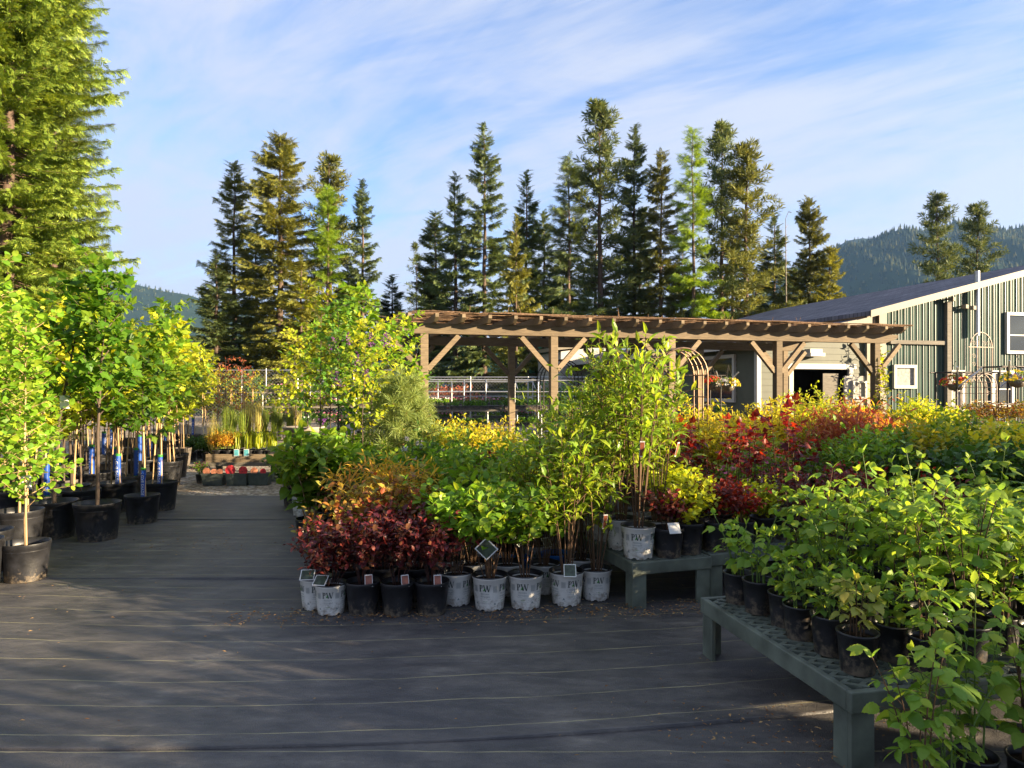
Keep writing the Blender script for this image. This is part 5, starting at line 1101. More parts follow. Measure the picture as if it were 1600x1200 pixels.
for i, (px, Y, k, s, lab) in enumerate([
    (545, 5.22, 'copper', .95, 'coppery shrub behind the left front black pot'), (600, 5.2, 'maroon', 1.05, 'maroon shrub behind the middle front black pot'), (652, 5.2, 'maroon', 1.05, 'maroon shrub behind the right front black pot'), (505, 5.35, 'copper', .85, 'coppery shrub behind the front leftmost white pot'),
    (738, 5.34, 'viburnum', 1.0, 'green shrub in white pot behind the diamond tagged one'), (793, 5.32, 'viburnum', 1.0, 'green shrub in white pot behind the bare stemmed one'), (850, 5.36, 'viburnum', .95, 'green shrub in white pot left behind the fourth white pot'), (907, 5.48, 'dogwoodS', 1.0, 'tall lance leaved shrub squeezed between white pots and narrow bench'),
    (700, 5.45, 'viburnum', 1.0, 'green shrub in white pot behind the maroon shrubs at their right end'), (868, 5.7, 'dogwoodB', 1.0, 'tall lance leaved shrub in a blue pot, right of the two blue pots'), (812, 5.75, 'dogwoodB', .8, 'lance leaved shrub in a blue pot, left of the two blue pots'), (765, 5.7, 'viburnum', 1.05, 'green shrub in the third row left of the blue pots'),
    (560, 5.55, 'copper', 1.2, 'coppery orange shrub, left of three behind the maroon ones'), (615, 5.6, 'copper', 1.25, 'coppery orange shrub, middle of three behind the maroon ones'), (668, 5.6, 'copper', 1.15, 'coppery orange shrub, right of three behind the maroon ones'),
    (585, 6.05, 'goldmaple', 1.42, 'feathery gold maple above the coppery shrubs, left one'), (640, 6.1, 'goldmaple', 1.38, 'feathery gold maple above the coppery shrubs, right one'), (720, 6.05, 'viburnum', 1.08, 'fresh green shrub in a white pot behind the second white row'), (680, 6.3, 'viburnum', 1.1, 'fresh green shrub right of the feathery gold maples')]):
    put(k, gx(px, Y), Y, 0, s, lab, G2_)
# big hydrangeas at the left corner of the block
put('hydrangea', gx(486, 6.9), 6.9, 0, 1.22, 'large green hydrangea in black pot at the left corner of the shrub block', 'hydrangeas', v=0)
put('hydrangea', gx(512, 7.4), 7.4, 0, 1.2, 'large green hydrangea in black pot behind the corner one', 'hydrangeas', v=1)
put('viburnum', gx(474, 8.6), 8.6, 0, 1.15, 'green shrub in white pot on the path edge behind the hydrangeas', 'hydrangeas', v=1)
put('viburnum', gx(528, 7.9), 7.9, 0, 1.2, 'green shrub in white pot right behind the hydrangeas', 'hydrangeas', v=2)
put('redlow', gx(535, 7.2), 7.2, 0, 1.3, 'small dark leaved shrub right of the hydrangeas', 'hydrangeas', v=1)
put('deep', gx(456, 9.3), 9.3, 0, 1.0, 'low dark green shrub at the fabric edge left of the hydrangeas', 'hydrangeas', v=1)
# bench in the middle
GB = 'pots on the two middle plastic benches'
for u, v, k, s, lab, vi in [(.13, .16, 'dogwood', 1.0, 'tall lance leaved shrub in white printed pot at the narrow bench front corner', 0), (.14, .46, 'dogwood', 1.0, 'tall lance leaved shrub in the second white pot along the narrow bench', 1), (.14, .78, 'dogwood', .98, 'tall lance leaved shrub in the third white pot along the narrow bench', 2), (.40, .36, 'dogwood', .96, 'tall lance leaved shrub inside the narrow bench', 0), (.14, 1.1, 'dogwoodS', 1.0, 'lance leaved shrub in the fourth white pot along the narrow bench', 1), (.42, .75, 'dogwoodS', 1, 'lance leaved shrub inside the narrow bench toward its back', 2),
    (.36, .12, 'redbarb', .92, 'small red barberry in black pot with white tag on the narrow bench', 1), (.56, .18, 'char', 1.0, 'chartreuse mound in black pot on the right end of the narrow bench', 0)]:
    p = B0+mu*u+mv*v; put(k, p.x, p.y, BH, s, lab, GB, v=vi, rz=-.25 if v < .2 else None)
for u, v, k, s, lab, vi in [(.14, .14, 'redbarb', .95, 'red barberry in big black pot at the second bench front corner', 0), (.16, .46, 'char', .95, 'chartreuse mound behind the corner red barberry on the second bench', 1), (.42, .2, 'redbarb', .85, 'red barberry in black pot second along the second bench front', 2), (.42, .5, 'redbarb', .9, 'small red shrub inside the second bench', 0), (.70, .3, 'char', .85, 'chartreuse mound third along the second bench front', 1), (.95, .3, 'redlow', 1.0, 'dark red shrub fourth along the second bench front', 2), (.2, .85, 'char', 1.05, 'chartreuse mound at the back of the second bench', 2), (.5, .9, 'redlow', 1.0, 'dark red shrub at the back of the second bench', 0), (1.15, .7, 'redlow', 1.0, 'dark red shrub at the right end of the second bench', 1)]:
    p = B1+mu*u+mv*v; put(k, p.x, p.y, BH, s, lab, GB, v=vi)
p = B0+mu*.44+mv*.05
# raspberries on the near bench
names = {0: 'near edge', 1: 'second', 2: 'third', 3: 'fourth', 4: 'back'}
def rasp_rows():
    r = random.Random(21); nb = 6
    for ai, a in enumerate([.20, .46, .75, 1.05, 1.36, 1.68, 2.02, 2.36]):
        col = 'left edge' if ai == 0 else ORD[ai]
        for bi in range(nb):
            b = .12+bi*.205+(.09 if ai % 2 else 0)
            if b > BD-.08: continue
            p = A+bu*(a+r.uniform(-.03, .03))+bw*(b+r.uniform(-.02, .02)); k = 'raspS' if ai == 0 else ('raspT' if ai > 1 or bi < 3 else 'raspS')
            if ai == 0 and bi == nb-1: k = 'raspO'
            if ai == 1 and bi > 3: k = 'raspS'
            fb = ['back', 'second from back', 'third from back', 'fourth from back', 'fifth from back', 'frontmost'][bi]
            lab = (f'raspberry in black pot on the near bench left edge, {fb}' if ai == 0 else f'near bench raspberry, {fb} in the {col} file')
            if k == 'raspO': lab = 'yellowing low raspberry in black pot with white strip label, near bench corner'
            sc_ = 1.0 if ai else (1.15 if k == 'raspO' else 1.0)
            put(k, p.x, p.y, BH, sc_*r.uniform(.9, 1.12), lab, 'raspberries on the near bench')
    L_ = [(1.47, 2.46, .95), (1.63, 2.52, .95), (1.80, 2.66, 1.0), (2.0, 2.62, 1.05), (2.2, 2.6, 1.0), (2.38, 2.7, 1.05)]; L_.sort()
    for i, (x, y, q) in enumerate(L_): put('raspT', x, y, 0, q, f'raspberry on the ground before the near bench, {ordw(i, len(L_))}', 'raspberries before the near bench', v=i)
rasp_rows()
# strip label on the corner raspberry pot and white stakes
# ---------------------------------------------------------------- bed fill: bands of shrubs
BEDS = {'yellow':'bright yellow mound','yelgreen':'yellow-green shrub','greenb':'mid green shrub','lime':'fresh green shrub','deep':'dark green low shrub','coral':'coral pink feathery maple','crimson':'crimson leaved mound','redlow':'dark red low shrub','rose':'green rose with gold new growth','redwhip':'slender sapling with red leaves','goldmaple':'feathery gold maple','char':'chartreuse mound','copper':'coppery shrub','maroon':'maroon shrub','whitef':'shrub with white flower clusters','lilacw':'tall shrub with pale lilac flower clusters','pinkf':'pink flowered plant','magf':'magenta flowered plant','redf':'red flowered plant','yelf':'yellow flowered plant','purf':'purple flowered plant','airy':'tall airy yellow-green shrub','whitepine':'soft pale green pine','grass':'tall ornamental grass','iris':'upright strap leaved plant'}
def band(name, where, rows):
    """rows: (key, scale, [(px, Y), ...]); every plant is its own thing and is told apart by its neighbours in its row"""
    for k, s, pts in rows:
        pts = sorted(pts); n = len(pts)
        for i, (px, Y) in enumerate(pts):
            w = BEDS[k] if n == 1 else f'{BEDS[k]}, {ordw(i, n)}'
            put(k, gx(px, Y)+RR.uniform(-.04, .04), Y+RR.uniform(-.06, .06), 0, s*RR.uniform(.9, 1.12), f'{w} {where}', name)
band('shrubs behind the hydrangeas', 'behind the hydrangeas', [('greenb', 1.05, [(575, 6.6), (660, 7.0), (560, 7.6)]), ('lime', 1.12, [(590, 8.0), (640, 7.8), (545, 8.4), (690, 7.6), (620, 8.8), (610, 7.1), (705, 6.9), (730, 7.6)]), ('lilacw', 1.1, [(655, 7.6)]), ('yelgreen', 1.0, [(660, 8.8), (570, 9.2)]), ('lime', 1.3, [])])
band('shrubs before the left pergola post', 'in front of the left pergola post', [('yellow', 1.35, [(690, 9.6), (720, 10.2), (755, 9.6), (775, 10.2), (735, 9.0)]), ('rose', 1.2, [(700, 8.6), (745, 8.2)]), ('maroon', 1.35, [(752, 7.2), (778, 7.5)]), ('redlow', 1.3, [(790, 6.9), (822, 7.2)]), ('greenb', 1.2, [(720, 11.2), (790, 11.3), (650, 10.6)]), ('greenb', 1.3, [])])
band('shrubs left of the narrow bench', 'behind the white potted row', [('lime', 1.15, [(735, 6.6), (775, 6.4), (800, 6.7)]), ('yelgreen', 1.05, [(835, 6.4), (870, 6.8), (820, 8.4), (855, 8.8), (890, 8.2)]), ('dogwoodS', 1.0, [])])
for i, (px, Y, s) in enumerate([(838, 6.0, .95), (868, 6.5, 1.1), (902, 6.6, 1.2), (940, 6.9, 1.25), (975, 6.7, 1.2), (1012, 6.8, 1.1)]):
    put('dogwoodS', gx(px, Y), Y, 0, s, f'lance leaved shrub in white pot, {ordw(i, 6)} of the row behind the narrow bench', 'lance leaved shrubs behind the narrow bench')
band('saplings behind the second bench', 'behind the second bench', [('redwhip', 1.06, [(1050, 6.5), (1070, 6.9), (1140, 6.7), (1165, 7.0), (1185, 6.6), (1225, 6.8), (1240, 7.1)]), ('redlow', 1.15, [(1085, 6.8), (1195, 6.5), (1250, 6.4), (1285, 6.6)]), ('char', 1.0, [(1110, 7.0), (1155, 6.5), (1215, 7.4)]), ('whitef', 1.1, [(1070, 7.4), (1095, 7.6), (1040, 7.3)]), ('pinkf', 1.4, [(1165, 7.6), (1185, 7.9), (1035, 8.0)])])
band('yellow shrubs under the pergola', 'in front of the middle pergola posts', [('yellow', 1.62, [(1065, 9.0), (1100, 9.4), (1140, 9.2), (1175, 9.6), (1215, 9.3), (1085, 10.4), (1130, 10.6), (1180, 10.8), (1225, 10.4), (1110, 8.4)]), ('yelgreen', 1.15, [(1050, 10.0), (1150, 8.6), (1200, 8.8), (1240, 9.0), (1020, 9.2), (985, 9.4), (1060, 8.2)]), ('lime', 1.2, [(1040, 11.4), (1090, 11.8), (1160, 12), (1225, 11.8), (940, 9.8), (960, 11)]), ('crimson', 1.1, [(1120, 12.4), (1195, 11.4)]), ('pinkf', 1.3, [(1008, 12.5), (1030, 12.8)])])
band('shrubs right of the middle', 'right of the fourth post', [('airy', 1.02, [(1268, 9.6), (1292, 10.2)]), ('coral', 1.85, [(1312, 8.7), (1340, 8.9), (1295, 9.2)]), ('crimson', 1.6, [(1372, 9.9), (1402, 9.8), (1425, 10.0), (1390, 10.4)]), ('goldmaple', 1.8, [(1345, 10.2), (1362, 9.5), (1320, 11.2)]), ('yelgreen', 1.35, [(1395, 12.4), (1425, 12.6), (1455, 12.2), (1480, 12.8), (1410, 13.4), (1440, 13.6), (1470, 13.8)]), ('yellow', 1.4, [(1450, 9.6), (1480, 9.2), (1505, 9.7), (1430, 9.0)])])
band('roses in the right beds', 'in the right hand beds', [('rose', 1.25, [(1365, 7.6), (1405, 8.1), (1445, 7.8), (1485, 8.2), (1525, 7.8), (1565, 8.1), (1605, 7.9), (1315, 7.3), (1355, 7.0), (1390, 7.3), (1430, 7.0), (1470, 7.3), (1510, 7.0), (1555, 7.3), (1600, 7.1), (1640, 7.6)]), ('deep', 1.35, [(1420, 6.5), (1500, 6.5), (1585, 6.6)]), ('crimson', 1.15, [(1330, 6.2)]), ('yelgreen', 1.2, [(1540, 9.0), (1580, 8.9), (1620, 9.1)]), ('greenb', 1.2, [(1530, 10.2), (1575, 10.4), (1620, 10.3)])])
band('low plants behind the raspberries', 'just behind the raspberry bench', [('redlow', 1.5, [(1290, 5.5), (1335, 5.6), (1395, 5.7), (1440, 5.5), (1480, 5.6), (1512, 5.5)]), ('purf', 1.2, [(1528, 6.1)]), ('maroon', .95, [(1380, 5.6), (1345, 5.9)]), ('copper', .9, [(1590, 5.2), (1625, 5.4)])])
band('plants along the right house wall', 'near the clad wall', [('magf', 1.35, [(1478, 15.2), (1492, 15.6), (1530, 15.0), (1545, 15.5)]), ('pinkf', 1.35, [(1398, 16), (1388, 15.4), (1510, 15.4)]), ('redf', 1.3, [(1503, 14.6)]), ('greenb', 1.4, [(1265, 17.0), (1320, 16.4), (1345, 17.2)]), ('whitef', 1.3, [(1460, 11.2), (1490, 11.4), (1440, 10.6)])])
# ---------------------------------------------------------------- trees in tree pots at the left
def yt(key, px, Y, s, lab, v, rz=0, grp='potted trees along the left of the path', cat=None): return put(key, gx(px, Y), Y, 0, s, lab, grp, v=v, rz=rz)
yt('serv', 40, 5.72, .80, 'slender round-leaved tree in the nearest black pot at left', 0)
yt('serv', -22, 6.0, .9, 'round-leaved tree cut by the left edge of the picture', 1, 1)
yt('serv', 30, 6.9, .95, 'round-leaved tree with pale trunk behind the nearest left pot', 1, 2.2)
yt('maplebig', 85, 7.35, 1.0, 'maple with trunk leaning right in the big black pot', 0)
yt('maplebig', 152, 7.25, 1.0, 'maple with straight trunk in the big black pot right of the leaning one', 1)
yt('bluetree', 222, 8.15, .85, 'maple with blue printed sleeve in the black pot nearest the path', 0, .25)
yt('bluetree', 250, 9.0, .95, 'maple with blue sleeve and two leaning stakes at the path edge', 1, .0)
yt('bluetree', 184, 8.9, .98, 'maple with blue sleeve between the straight maple and the path', 2, .1)
yt('bluetree', 148, 9.7, 1.05, 'maple with blue sleeve behind the straight trunked maple', 0, -.5)
for i, (px, Y, k, v) in enumerate([(-44, 5.5, 'serv', 0), (-60, 6.6, 'serv', 1), (66, 8.0, 'ytree', 1), (126, 8.3, 'ytree', 0), (100, 9.4, 'ytree', 3), (18, 8.2, 'ytree', 2), (170, 10.0, 'ytree', 1), (45, 9.4, 'ytree', 0)]): yt(k, px, Y, .96, f'slim sapling squeezed among the near left pots, {ordw(sorted([-44, -60, 18, 45, 66, 100, 126, 170]).index(px), 8)}', v, i*1.3, 'slim saplings among the near left pots')
yt('maplebig', 112, 8.7, .95, 'maple behind the leaning maple in a big black pot', 2, 1.3)
def leftrows():
    rows = [(10.0, [(205, 'ytree', 1), (240, 'ytree', 3), (100, 'ytree', 0), (55, 'bluetree', 1), (10, 'ytree', 2)]), (11.2, [(262, 'ytree', 0), (225, 'bluetree', 2), (180, 'ytree', 2), (135, 'ytree', 3), (90, 'ytree', 1), (40, 'ytree', 0)]), (12.6, [(272, 'ytree', 2), (235, 'ytree', 1), (195, 'ytree', 0), (155, 'bluetree', 0), (115, 'ytree', 2), (70, 'ytree', 3)]), (14.2, [(283, 'ytree', 3), (250, 'ytree', 0), (215, 'ytree', 2), (175, 'ytree', 1), (130, 'ytree', 0)]), (16.2, [(292, 'ytree', 0), (262, 'ytree', 1), (230, 'ytree', 3), (195, 'ytree', 2)]), (18.4, [(300, 'ytree', 1), (272, 'ytree', 2), (240, 'ytree', 0)])]
    rn = ['first', 'second', 'third', 'fourth', 'fifth', 'rearmost']
    for ri, (Y, L_) in enumerate(rows):
        L_ = sorted(L_)
        for i, (px, k, v) in enumerate(L_): yt(k, px, Y+RR.uniform(-.2, .2), RR.uniform(.92, 1.08), f'staked yellow-green tree, {ordw(i, len(L_))} of the {rn[ri]} tree row behind the maples', v, RR.uniform(0, 6), 'rows of staked trees at the left')
leftrows()
# small pots on the gravel behind
for i, (px, Y) in enumerate([(300, 15.2), (312, 15.6), (322, 15.0), (333, 15.5), (345, 16.0)]): put('deep', gx(px, Y), Y, 0, .75, f'low green pot plant on the gravel before the boulders, {ordw(i, 5)}', 'low pots before the boulders')
# saplings behind the grasses
for i, (px, Y, k, v, lab) in enumerate([(352, 16.5, 'pinktree', 0, 'coral leaved weeping sapling behind the grasses'), (378, 17.5, 'pinktree', 0, 'coral weeping sapling second behind the grasses'), (340, 18, 'pinktree', 1, 'gold leaved sapling rising behind the boulders'), (362, 19, 'pinktree', 1, 'gold leaved sapling between the coral ones'), (395, 19, 'pinktree', 1, 'gold leaved weeping sapling at the fence end'), (318, 20, 'ytree', 0, 'yellow-green tree behind the boulders')]): put(k, gx(px, Y), Y, 0, 1.0, lab, 'saplings behind the ornamental grasses', v=v)
# saplings in the middle
for px, Y, k, v, s, lab in [(462, 10.6, 'lilac', 2, .98, 'short yellow-green sapling at the left of the lilac group'), (500, 9.2, 'lilac', 0, 1.0, 'yellow-green sapling left of the flowering lilac'), (528, 8.8, 'lilacbloom', 0, 1.03, 'lilac tree with purple blossom clusters'), (552, 9.6, 'lilac', 3, 1.05, 'tall sapling right behind the flowering lilac'), (582, 9.2, 'lilac', 1, 1.05, 'fresh green sapling right of the lilac'), (605, 10.4, 'lilac', 2, 1.05, 'yellow-green sapling left of the soft pine'), (625, 11.2, 'lilac', 1, 1.0, 'green sapling before the left pergola end'), (480, 12.0, 'lilac', 1, .98, 'sapling behind the birdbath'), (515, 11.0, 'lilac', 3, 1.0, 'sapling behind the yellow-green ones of the lilac group'), (565, 8.2, 'lilac', 0, .82, 'low sapling in front of the lilac group')]: put(k, gx(px, Y), Y, 0, s, lab, 'saplings left of the pergola', v=v)
put('whitepine', gx(628, 8.6), 8.6, 0, 1.0, 'soft pale green pine in front of the left pergola post')
put('grass', gx(452, 11.0), 11.0, 0, .8, 'bright strap leaved grass beside the birdbath', v=0)
# ---------------------------------------------------------------- display table on the gravel
def tray_table():
    Y = 11.75; x = gx(372, Y); o = empty('display_table', (x, Y+.35, 0), 0, 'low plastic table with brown planting tray beside the gravel path', 'table')
    s = Soup(); s.box((0, 0, .30), (1.3, .62, .06)); s.build('table_top', MT['greywood'], o, .005)
    for a in (-1, 1):
        for b in (-1, 1): q = Soup(); q.box((a*.58, b*.26, .135), (.09, .06, .27)); q.build('leg', MT['bench'], o)
    t = empty('planting_tray', (x, Y+.35, .332), 0, 'dark brown wooden tray holding small perennials on the low table', 'tray')
    s = Soup()
    for c, sz in (((0, -.27, .07), (1.18, .025, .14)), ((0, .27, .07), (1.18, .025, .14)), ((-.577, 0, .07), (.025, .514, .14)), ((.577, 0, .07), (.025, .514, .14)), ((0, 0, .012), (1.12, .51, .02))): s.box(c, sz)
    s.build('tray_box', MT['timber'], t)
    P = [(-.46,'goldorange'),(-.28,'goldorange'),(-.1,'lime'),(.1,'yelgreen'),(.28,'lime'),(.46,'yelgreen')]
    for row, yy in ((0, -.12), (1, .12)):
        for i, (dx, m) in enumerate(P):
            k = 'traygold' if m == 'goldorange' else 'trayiris'; put(k, x+dx, Y+.35+yy, .357, 1, f'{"orange leaved perennial" if m == "goldorange" else "upright green perennial"} in the brown tray, {["front","back"][row]} row, {ordw(i, 6)}', 'perennials in the brown tray')
    for i, dx in enumerate((-.05, .12)):
        m = Matrix.Translation((x+dx, Y+.055, .50)); e, p = card(.09, .12, MT['tag'], MT['teal'], m); o2 = bpy.data.objects.new('plant_label', e); COL.objects.link(o2); tag(o2, f'teal and white plant label at the front of the brown tray, {["left","right"][i]} one', 'label', 'teal labels at the brown tray'); part('picture', p, o2)
PRO['traygold'] = [mound(i, 'goldorange', .24, .15, .045, .028, 12, .022, pot=PS, seed=61) for i in range(2)]
PRO['trayiris'] = [grass(i+9, 'yelgreen', .34, .08, 40, PS, .014) for i in range(2)]
tray_table()
def boxplanter(px, Y, cards, label):
    x = gx(px, Y); o = empty('box_planter', (x, Y, 0), 0, label, 'planter', 'grey box planters on the gravel'); w, h, d = .36, .19, .2
    s = Soup(); V = []
    for z, k in ((0, .86), (h, 1)): V += [(-w/2*k, -d/2*k, z), (w/2*k, -d/2*k, z), (w/2*k, d/2*k, z), (-w/2*k, d/2*k, z)]
    s.add(V, [(0,3,2,1),(0,1,5,4),(1,2,6,5),(2,3,7,6),(3,0,4,7)]); s.box((0, -d/2, h), (w+.02, .012, .02)); s.build('planter_box', MT['planter'], o)
    e = Soup(); e.add([(-w/2+.01,-d/2+.01,h*.85),(w/2-.01,-d/2+.01,h*.85),(w/2-.01,d/2-.01,h*.85),(-w/2+.01,d/2-.01,h*.85)], [(0,1,2,3)]); e.build('soil', MT['soil'], o)
    for dx, r, m in cards:
        c = Soup(); n = 16; c.prism([(r*math.cos(2*PI*i/n)*(1+.06*math.sin(5*i)), r*math.sin(2*PI*i/n)*(1+.06*math.cos(7*i))) for i in range(n)], -.002, .002, M=Matrix.Translation((dx, -d/2+.03, h+r*.8)) @ Matrix.Rotation(PI/2, 4, 'X')); c.box((dx, -d/2+.03, h-.02), (.05, .003, .09)); c.build('flower_picture_card', MT[m], o)
boxplanter(335, 11.4, [(-.10,.06,'peach'),(.02,.05,'peach'),(.12,.05,'peach')], 'grey box planter with three peach flower cards, leftmost on the gravel')
boxplanter(372, 11.4, [(-.10,.085,'rosy'),(.11,.075,'rosy')], 'grey box planter with two large rose-red flower cards')
boxplanter(406, 11.45, [(-.07,.06,'peach'),(.08,.05,'rosy')], 'grey box planter with orange flower cards, rightmost on the gravel')
put('magf', gx(313, 11.6), 11.6, 0, .6, 'small pot with magenta bloom left of the box planters', v=0)
def grass_bench():
    Y = 14.8; x = gx(408, Y); o = empty('display_bench', (x, Y, 0), 0, 'grey plank bench carrying pots of ornamental grass', 'bench')
    s = Soup()
    for k in range(4): s.box((0, -.3+.2*k, .47), (1.75, .18, .05))
    s.build('bench_top', MT['greywood'], o)
    for a in (-.75, .75): q = Soup(); q.box((a, 0, .22), (.08, .62, .44)); q.build('leg', MT['greywood'], o)
    for row, yy in ((0, -.17), (1, .18)):
        for i, dx in enumerate((-.68, -.34, 0, .34, .68)): put('grass', x+dx, Y+yy, .495, .82, f'ornamental grass in black pot on the plank bench, {["front","back"][row]} row, {ordw(i, 5)}', 'ornamental grasses on the plank bench', v=i+row)
    for i, (px, Yg) in enumerate([(345, 13.8), (362, 14.4), (335, 14.6)]): put('grass', gx(px, Yg), Yg, 0, .95, f'ornamental grass standing on gravel left of the plank bench, {ordw(i, 3) if px else ""}'.strip(), 'grasses left of the plank bench', v=i)
grass_bench()
def birdbath():
    Y = 12.2; o = empty('birdbath', (gx(474, Y), Y, 0), 0, 'brown stone pedestal birdbath beside the gravel path', 'birdbath')
    s = Soup(); s.lathe([(.18,0),(.18,.05),(.11,.1),(.095,.3),(.12,.55),(.10,.72),(.14,.76)], 20); s.build('pedestal', MT['timber'], o)
    s = Soup(); s.lathe([(.12,.76),(.30,.82),(.36,.90),(.37,.93),(.33,.93),(.25,.88),(.001,.86)], 28); s.build('basin', MT['stone'], o)
birdbath()
def flower_bench(px, Y, w, h, label, items, grp, rz=GA, z2=None):
    x = gx(px, Y); o = empty('display_bench', (x, Y, 0), rz, label, 'bench', 'plank display benches')
    s = Soup()
    for k in range(3): s.box((0, -.2+.2*k, h-.025), (w, .18, .05))
    s.build('bench_top', MT['greywood'], o)
    for a in (-w/2+.1, w/2-.1): q = Soup(); q.box((a, 0, (h-.05)/2), (.07, .5, h-.05)); q.build('leg', MT['greywood'], o)
    n = len(items)
    for i, (k, s_) in enumerate(items):
        p = Matrix.Rotation(rz, 4, 'Z') @ Vector((-w/2+(i+.5)*w/n, -.02, 0)); put(k, x+p.x, Y+p.y, h, s_, f'{BEDS.get(k, "potted plant")} on the {grp}, {ordw(i, n)}', 'plants on the '+grp)
flower_bench(520, 15.5, 1.6, .5, 'plank bench of flowers seen between the lilac trunks', [('whitef',.9),('purf',1),('pinkf',.9),('lime',.6)], 'plank bench between the lilac trunks')
PRO['bagged'] = [dict(name='potted_shrub', cat='potted shrub', parts=[('pot', pot_meshes('pot', .15, .13, .24, MT['white_pot'])[0]), ] + PRO['copper'][i]['parts'][1:]) for i in range(2)]
BEDS['bagged'] = 'coppery shrub in pale bag pot'
flower_bench(1568, 13.2, 2.0, .62, 'plank bench of pale bag pots before the clad wall', [('bagged', 1.0)]*6, 'bench before the clad wall')
flower_bench(1640, 14.5, 1.6, .9, 'high plank bench at the right edge by the clad wall', [('yelf', 1.0), ('purf', 1.0), ('yelf', 1.0)], 'high bench at the right edge')
flower_bench(1070, 17.9, 2.6, .72, 'plank bench of flowers under the house windows', [('whitef',.9),('greenb',.6),('pinkf',.9),('crimson',.6),('greenb',.6)], 'bench under the house windows')
# ---------------------------------------------------------------- garden ironwork
def arch(o, pts0, w, h, y, rad, mat, name, scroll=False):
    s = Soup(); P = [(-w/2, y, 0)]+[(-w/2, y, (h-w/2)*k/3) for k in (1,2,3)]+[(-w/2*math.cos(a), y, h-w/2+w/2*math.sin(a)) for a in [PI*i/14 for i in range(1, 14)]]+[(w/2, y, (h-w/2)*k/3) for k in (3,2,1,0)]
    s.tube(P, rad, 6); return s
def arbor(px, Y, w, h, dpt, mat, label, n=4, rz=GA, rad=.012):
    o = empty('garden_arbor', (gx(px, Y), Y, 0), rz, label, 'garden arch')
    for k in range(n): arch(o, None, w, h, dpt*k/(n-1), rad, mat, 'hoop').build('hoop', MT[mat], o)
    s = Soup()
    for a in [PI*i/8 for i in range(9)]: s.tube([(-w/2*math.cos(a), 0, h-w/2+w/2*math.sin(a)), (-w/2*math.cos(a), dpt, h-w/2+w/2*math.sin(a))], rad*.6, 5)
    for z in np.arange(.3, h-w/2, .3):
        for sx in (-1, 1): s.tube([(sx*w/2, 0, z), (sx*w/2, dpt, z)], rad*.6, 5)
    s.build('cross_bar', MT[mat], o)
    return o
arbor(1068, 8.6, .68, 2.12, .34, 'bronze', 'bronze tube garden arch standing among the yellow shrubs')
arbor(1541, 15.6, .62, 1.95, .5, 'rust', 'pale iron hooped arbor in front of the clad wall', 5)
arbor(880, 15.0, .9, 2.25, .5, 'iron', 'dark iron garden arch seen behind the lance leaved shrubs', 3)
arbor(968, 15.6, .8, 2.2, .4, 'iron', 'dark iron arch before the pale shed', 3)
def trellis():
    o = empty('garden_trellis', (gx(1533, 16.6), 16.6, 0), GA, 'tall wrought iron trellis panel with arched scroll top by the clad wall', 'trellis'); s = Soup(); w = .68; zt = 2.62
    for x in (-w/2, w/2, -w/6, w/6): s.tube([(x, 0, 0), (x, 0, zt)], .012, 6)
    s.tube([(-w/2-.05, 0, zt), (w/2+.03, 0, zt)], .012, 6); s.tube([(-w/2, 0, 1.3), (w/2, 0, 1.3)], .01, 6); s.tube([(w/2*-math.cos(a), 0, zt+.36*math.sin(a)) for a in [PI*i/14 for i in range(15)]], .014, 6); s.build('frame', MT['rust'], o)
    c = Soup()
    for cx, cz, sg in ((-.22, zt+.09, 1), (.22, zt+.09, -1), (-.1, zt+.09, -1), (.1, zt+.09, 1), (-.22, 2.2, 1), (-.22, 1.95, -1), (-.22, 2.4, 1), (0, 1.5, 1), (.2, 1.5, -1)): c.tube([(cx+sg*(.012+.05*t)*math.cos(t*9), 0, cz+(.012+.05*t)*math.sin(t*9)) for t in [i/14 for i in range(15)]], .006, 4, cap=False)
    c.build('scroll', MT['rust'], o)
trellis()
def hanger(px, Y, label, w=1.2, h=2.0, arms=True):
    o = empty('hanging_rack', (gx(px, Y), Y, 0), GA, label, 'hanging rack', 'iron hanging racks by the clad wall'); s = Soup()
    for x in (-w/2, w/2): s.tube([(x, 0, 0), (x, 0, h)], .018, 6); s.tube([(x, .5, 0), (x, .5, h)], .018, 6); s.tube([(x, 0, h), (x, .5, h)], .016, 6)
    s.build('post', MT['iron'], o)
    for z in (h, h-.75):
        for y in (0, .5): s = Soup(); s.tube([(-w/2-.15, y, z), (w/2+.15, y, z)], .016, 6); s.build('rail', MT['iron'], o)
    if arms:
        for x in (-w/2, w/2):
            s = Soup(); s.tube([(x-.32, -.3, h+.1), (x, -.02, h-.32), (x+.32, -.3, h+.08)], .018, 6); s.build('arm', MT['steel'], o)
hanger(1528, 14.2, 'dark iron hanging rack with baskets before the clad wall', 1.1, 1.95); hanger(1602, 13.6, 'dark iron hanging rack with splayed arms at the right edge', .9, 2.05)
hanger(1085, 17.2, 'iron hanging rack with white arms under the house window', 1.5, 1.95)
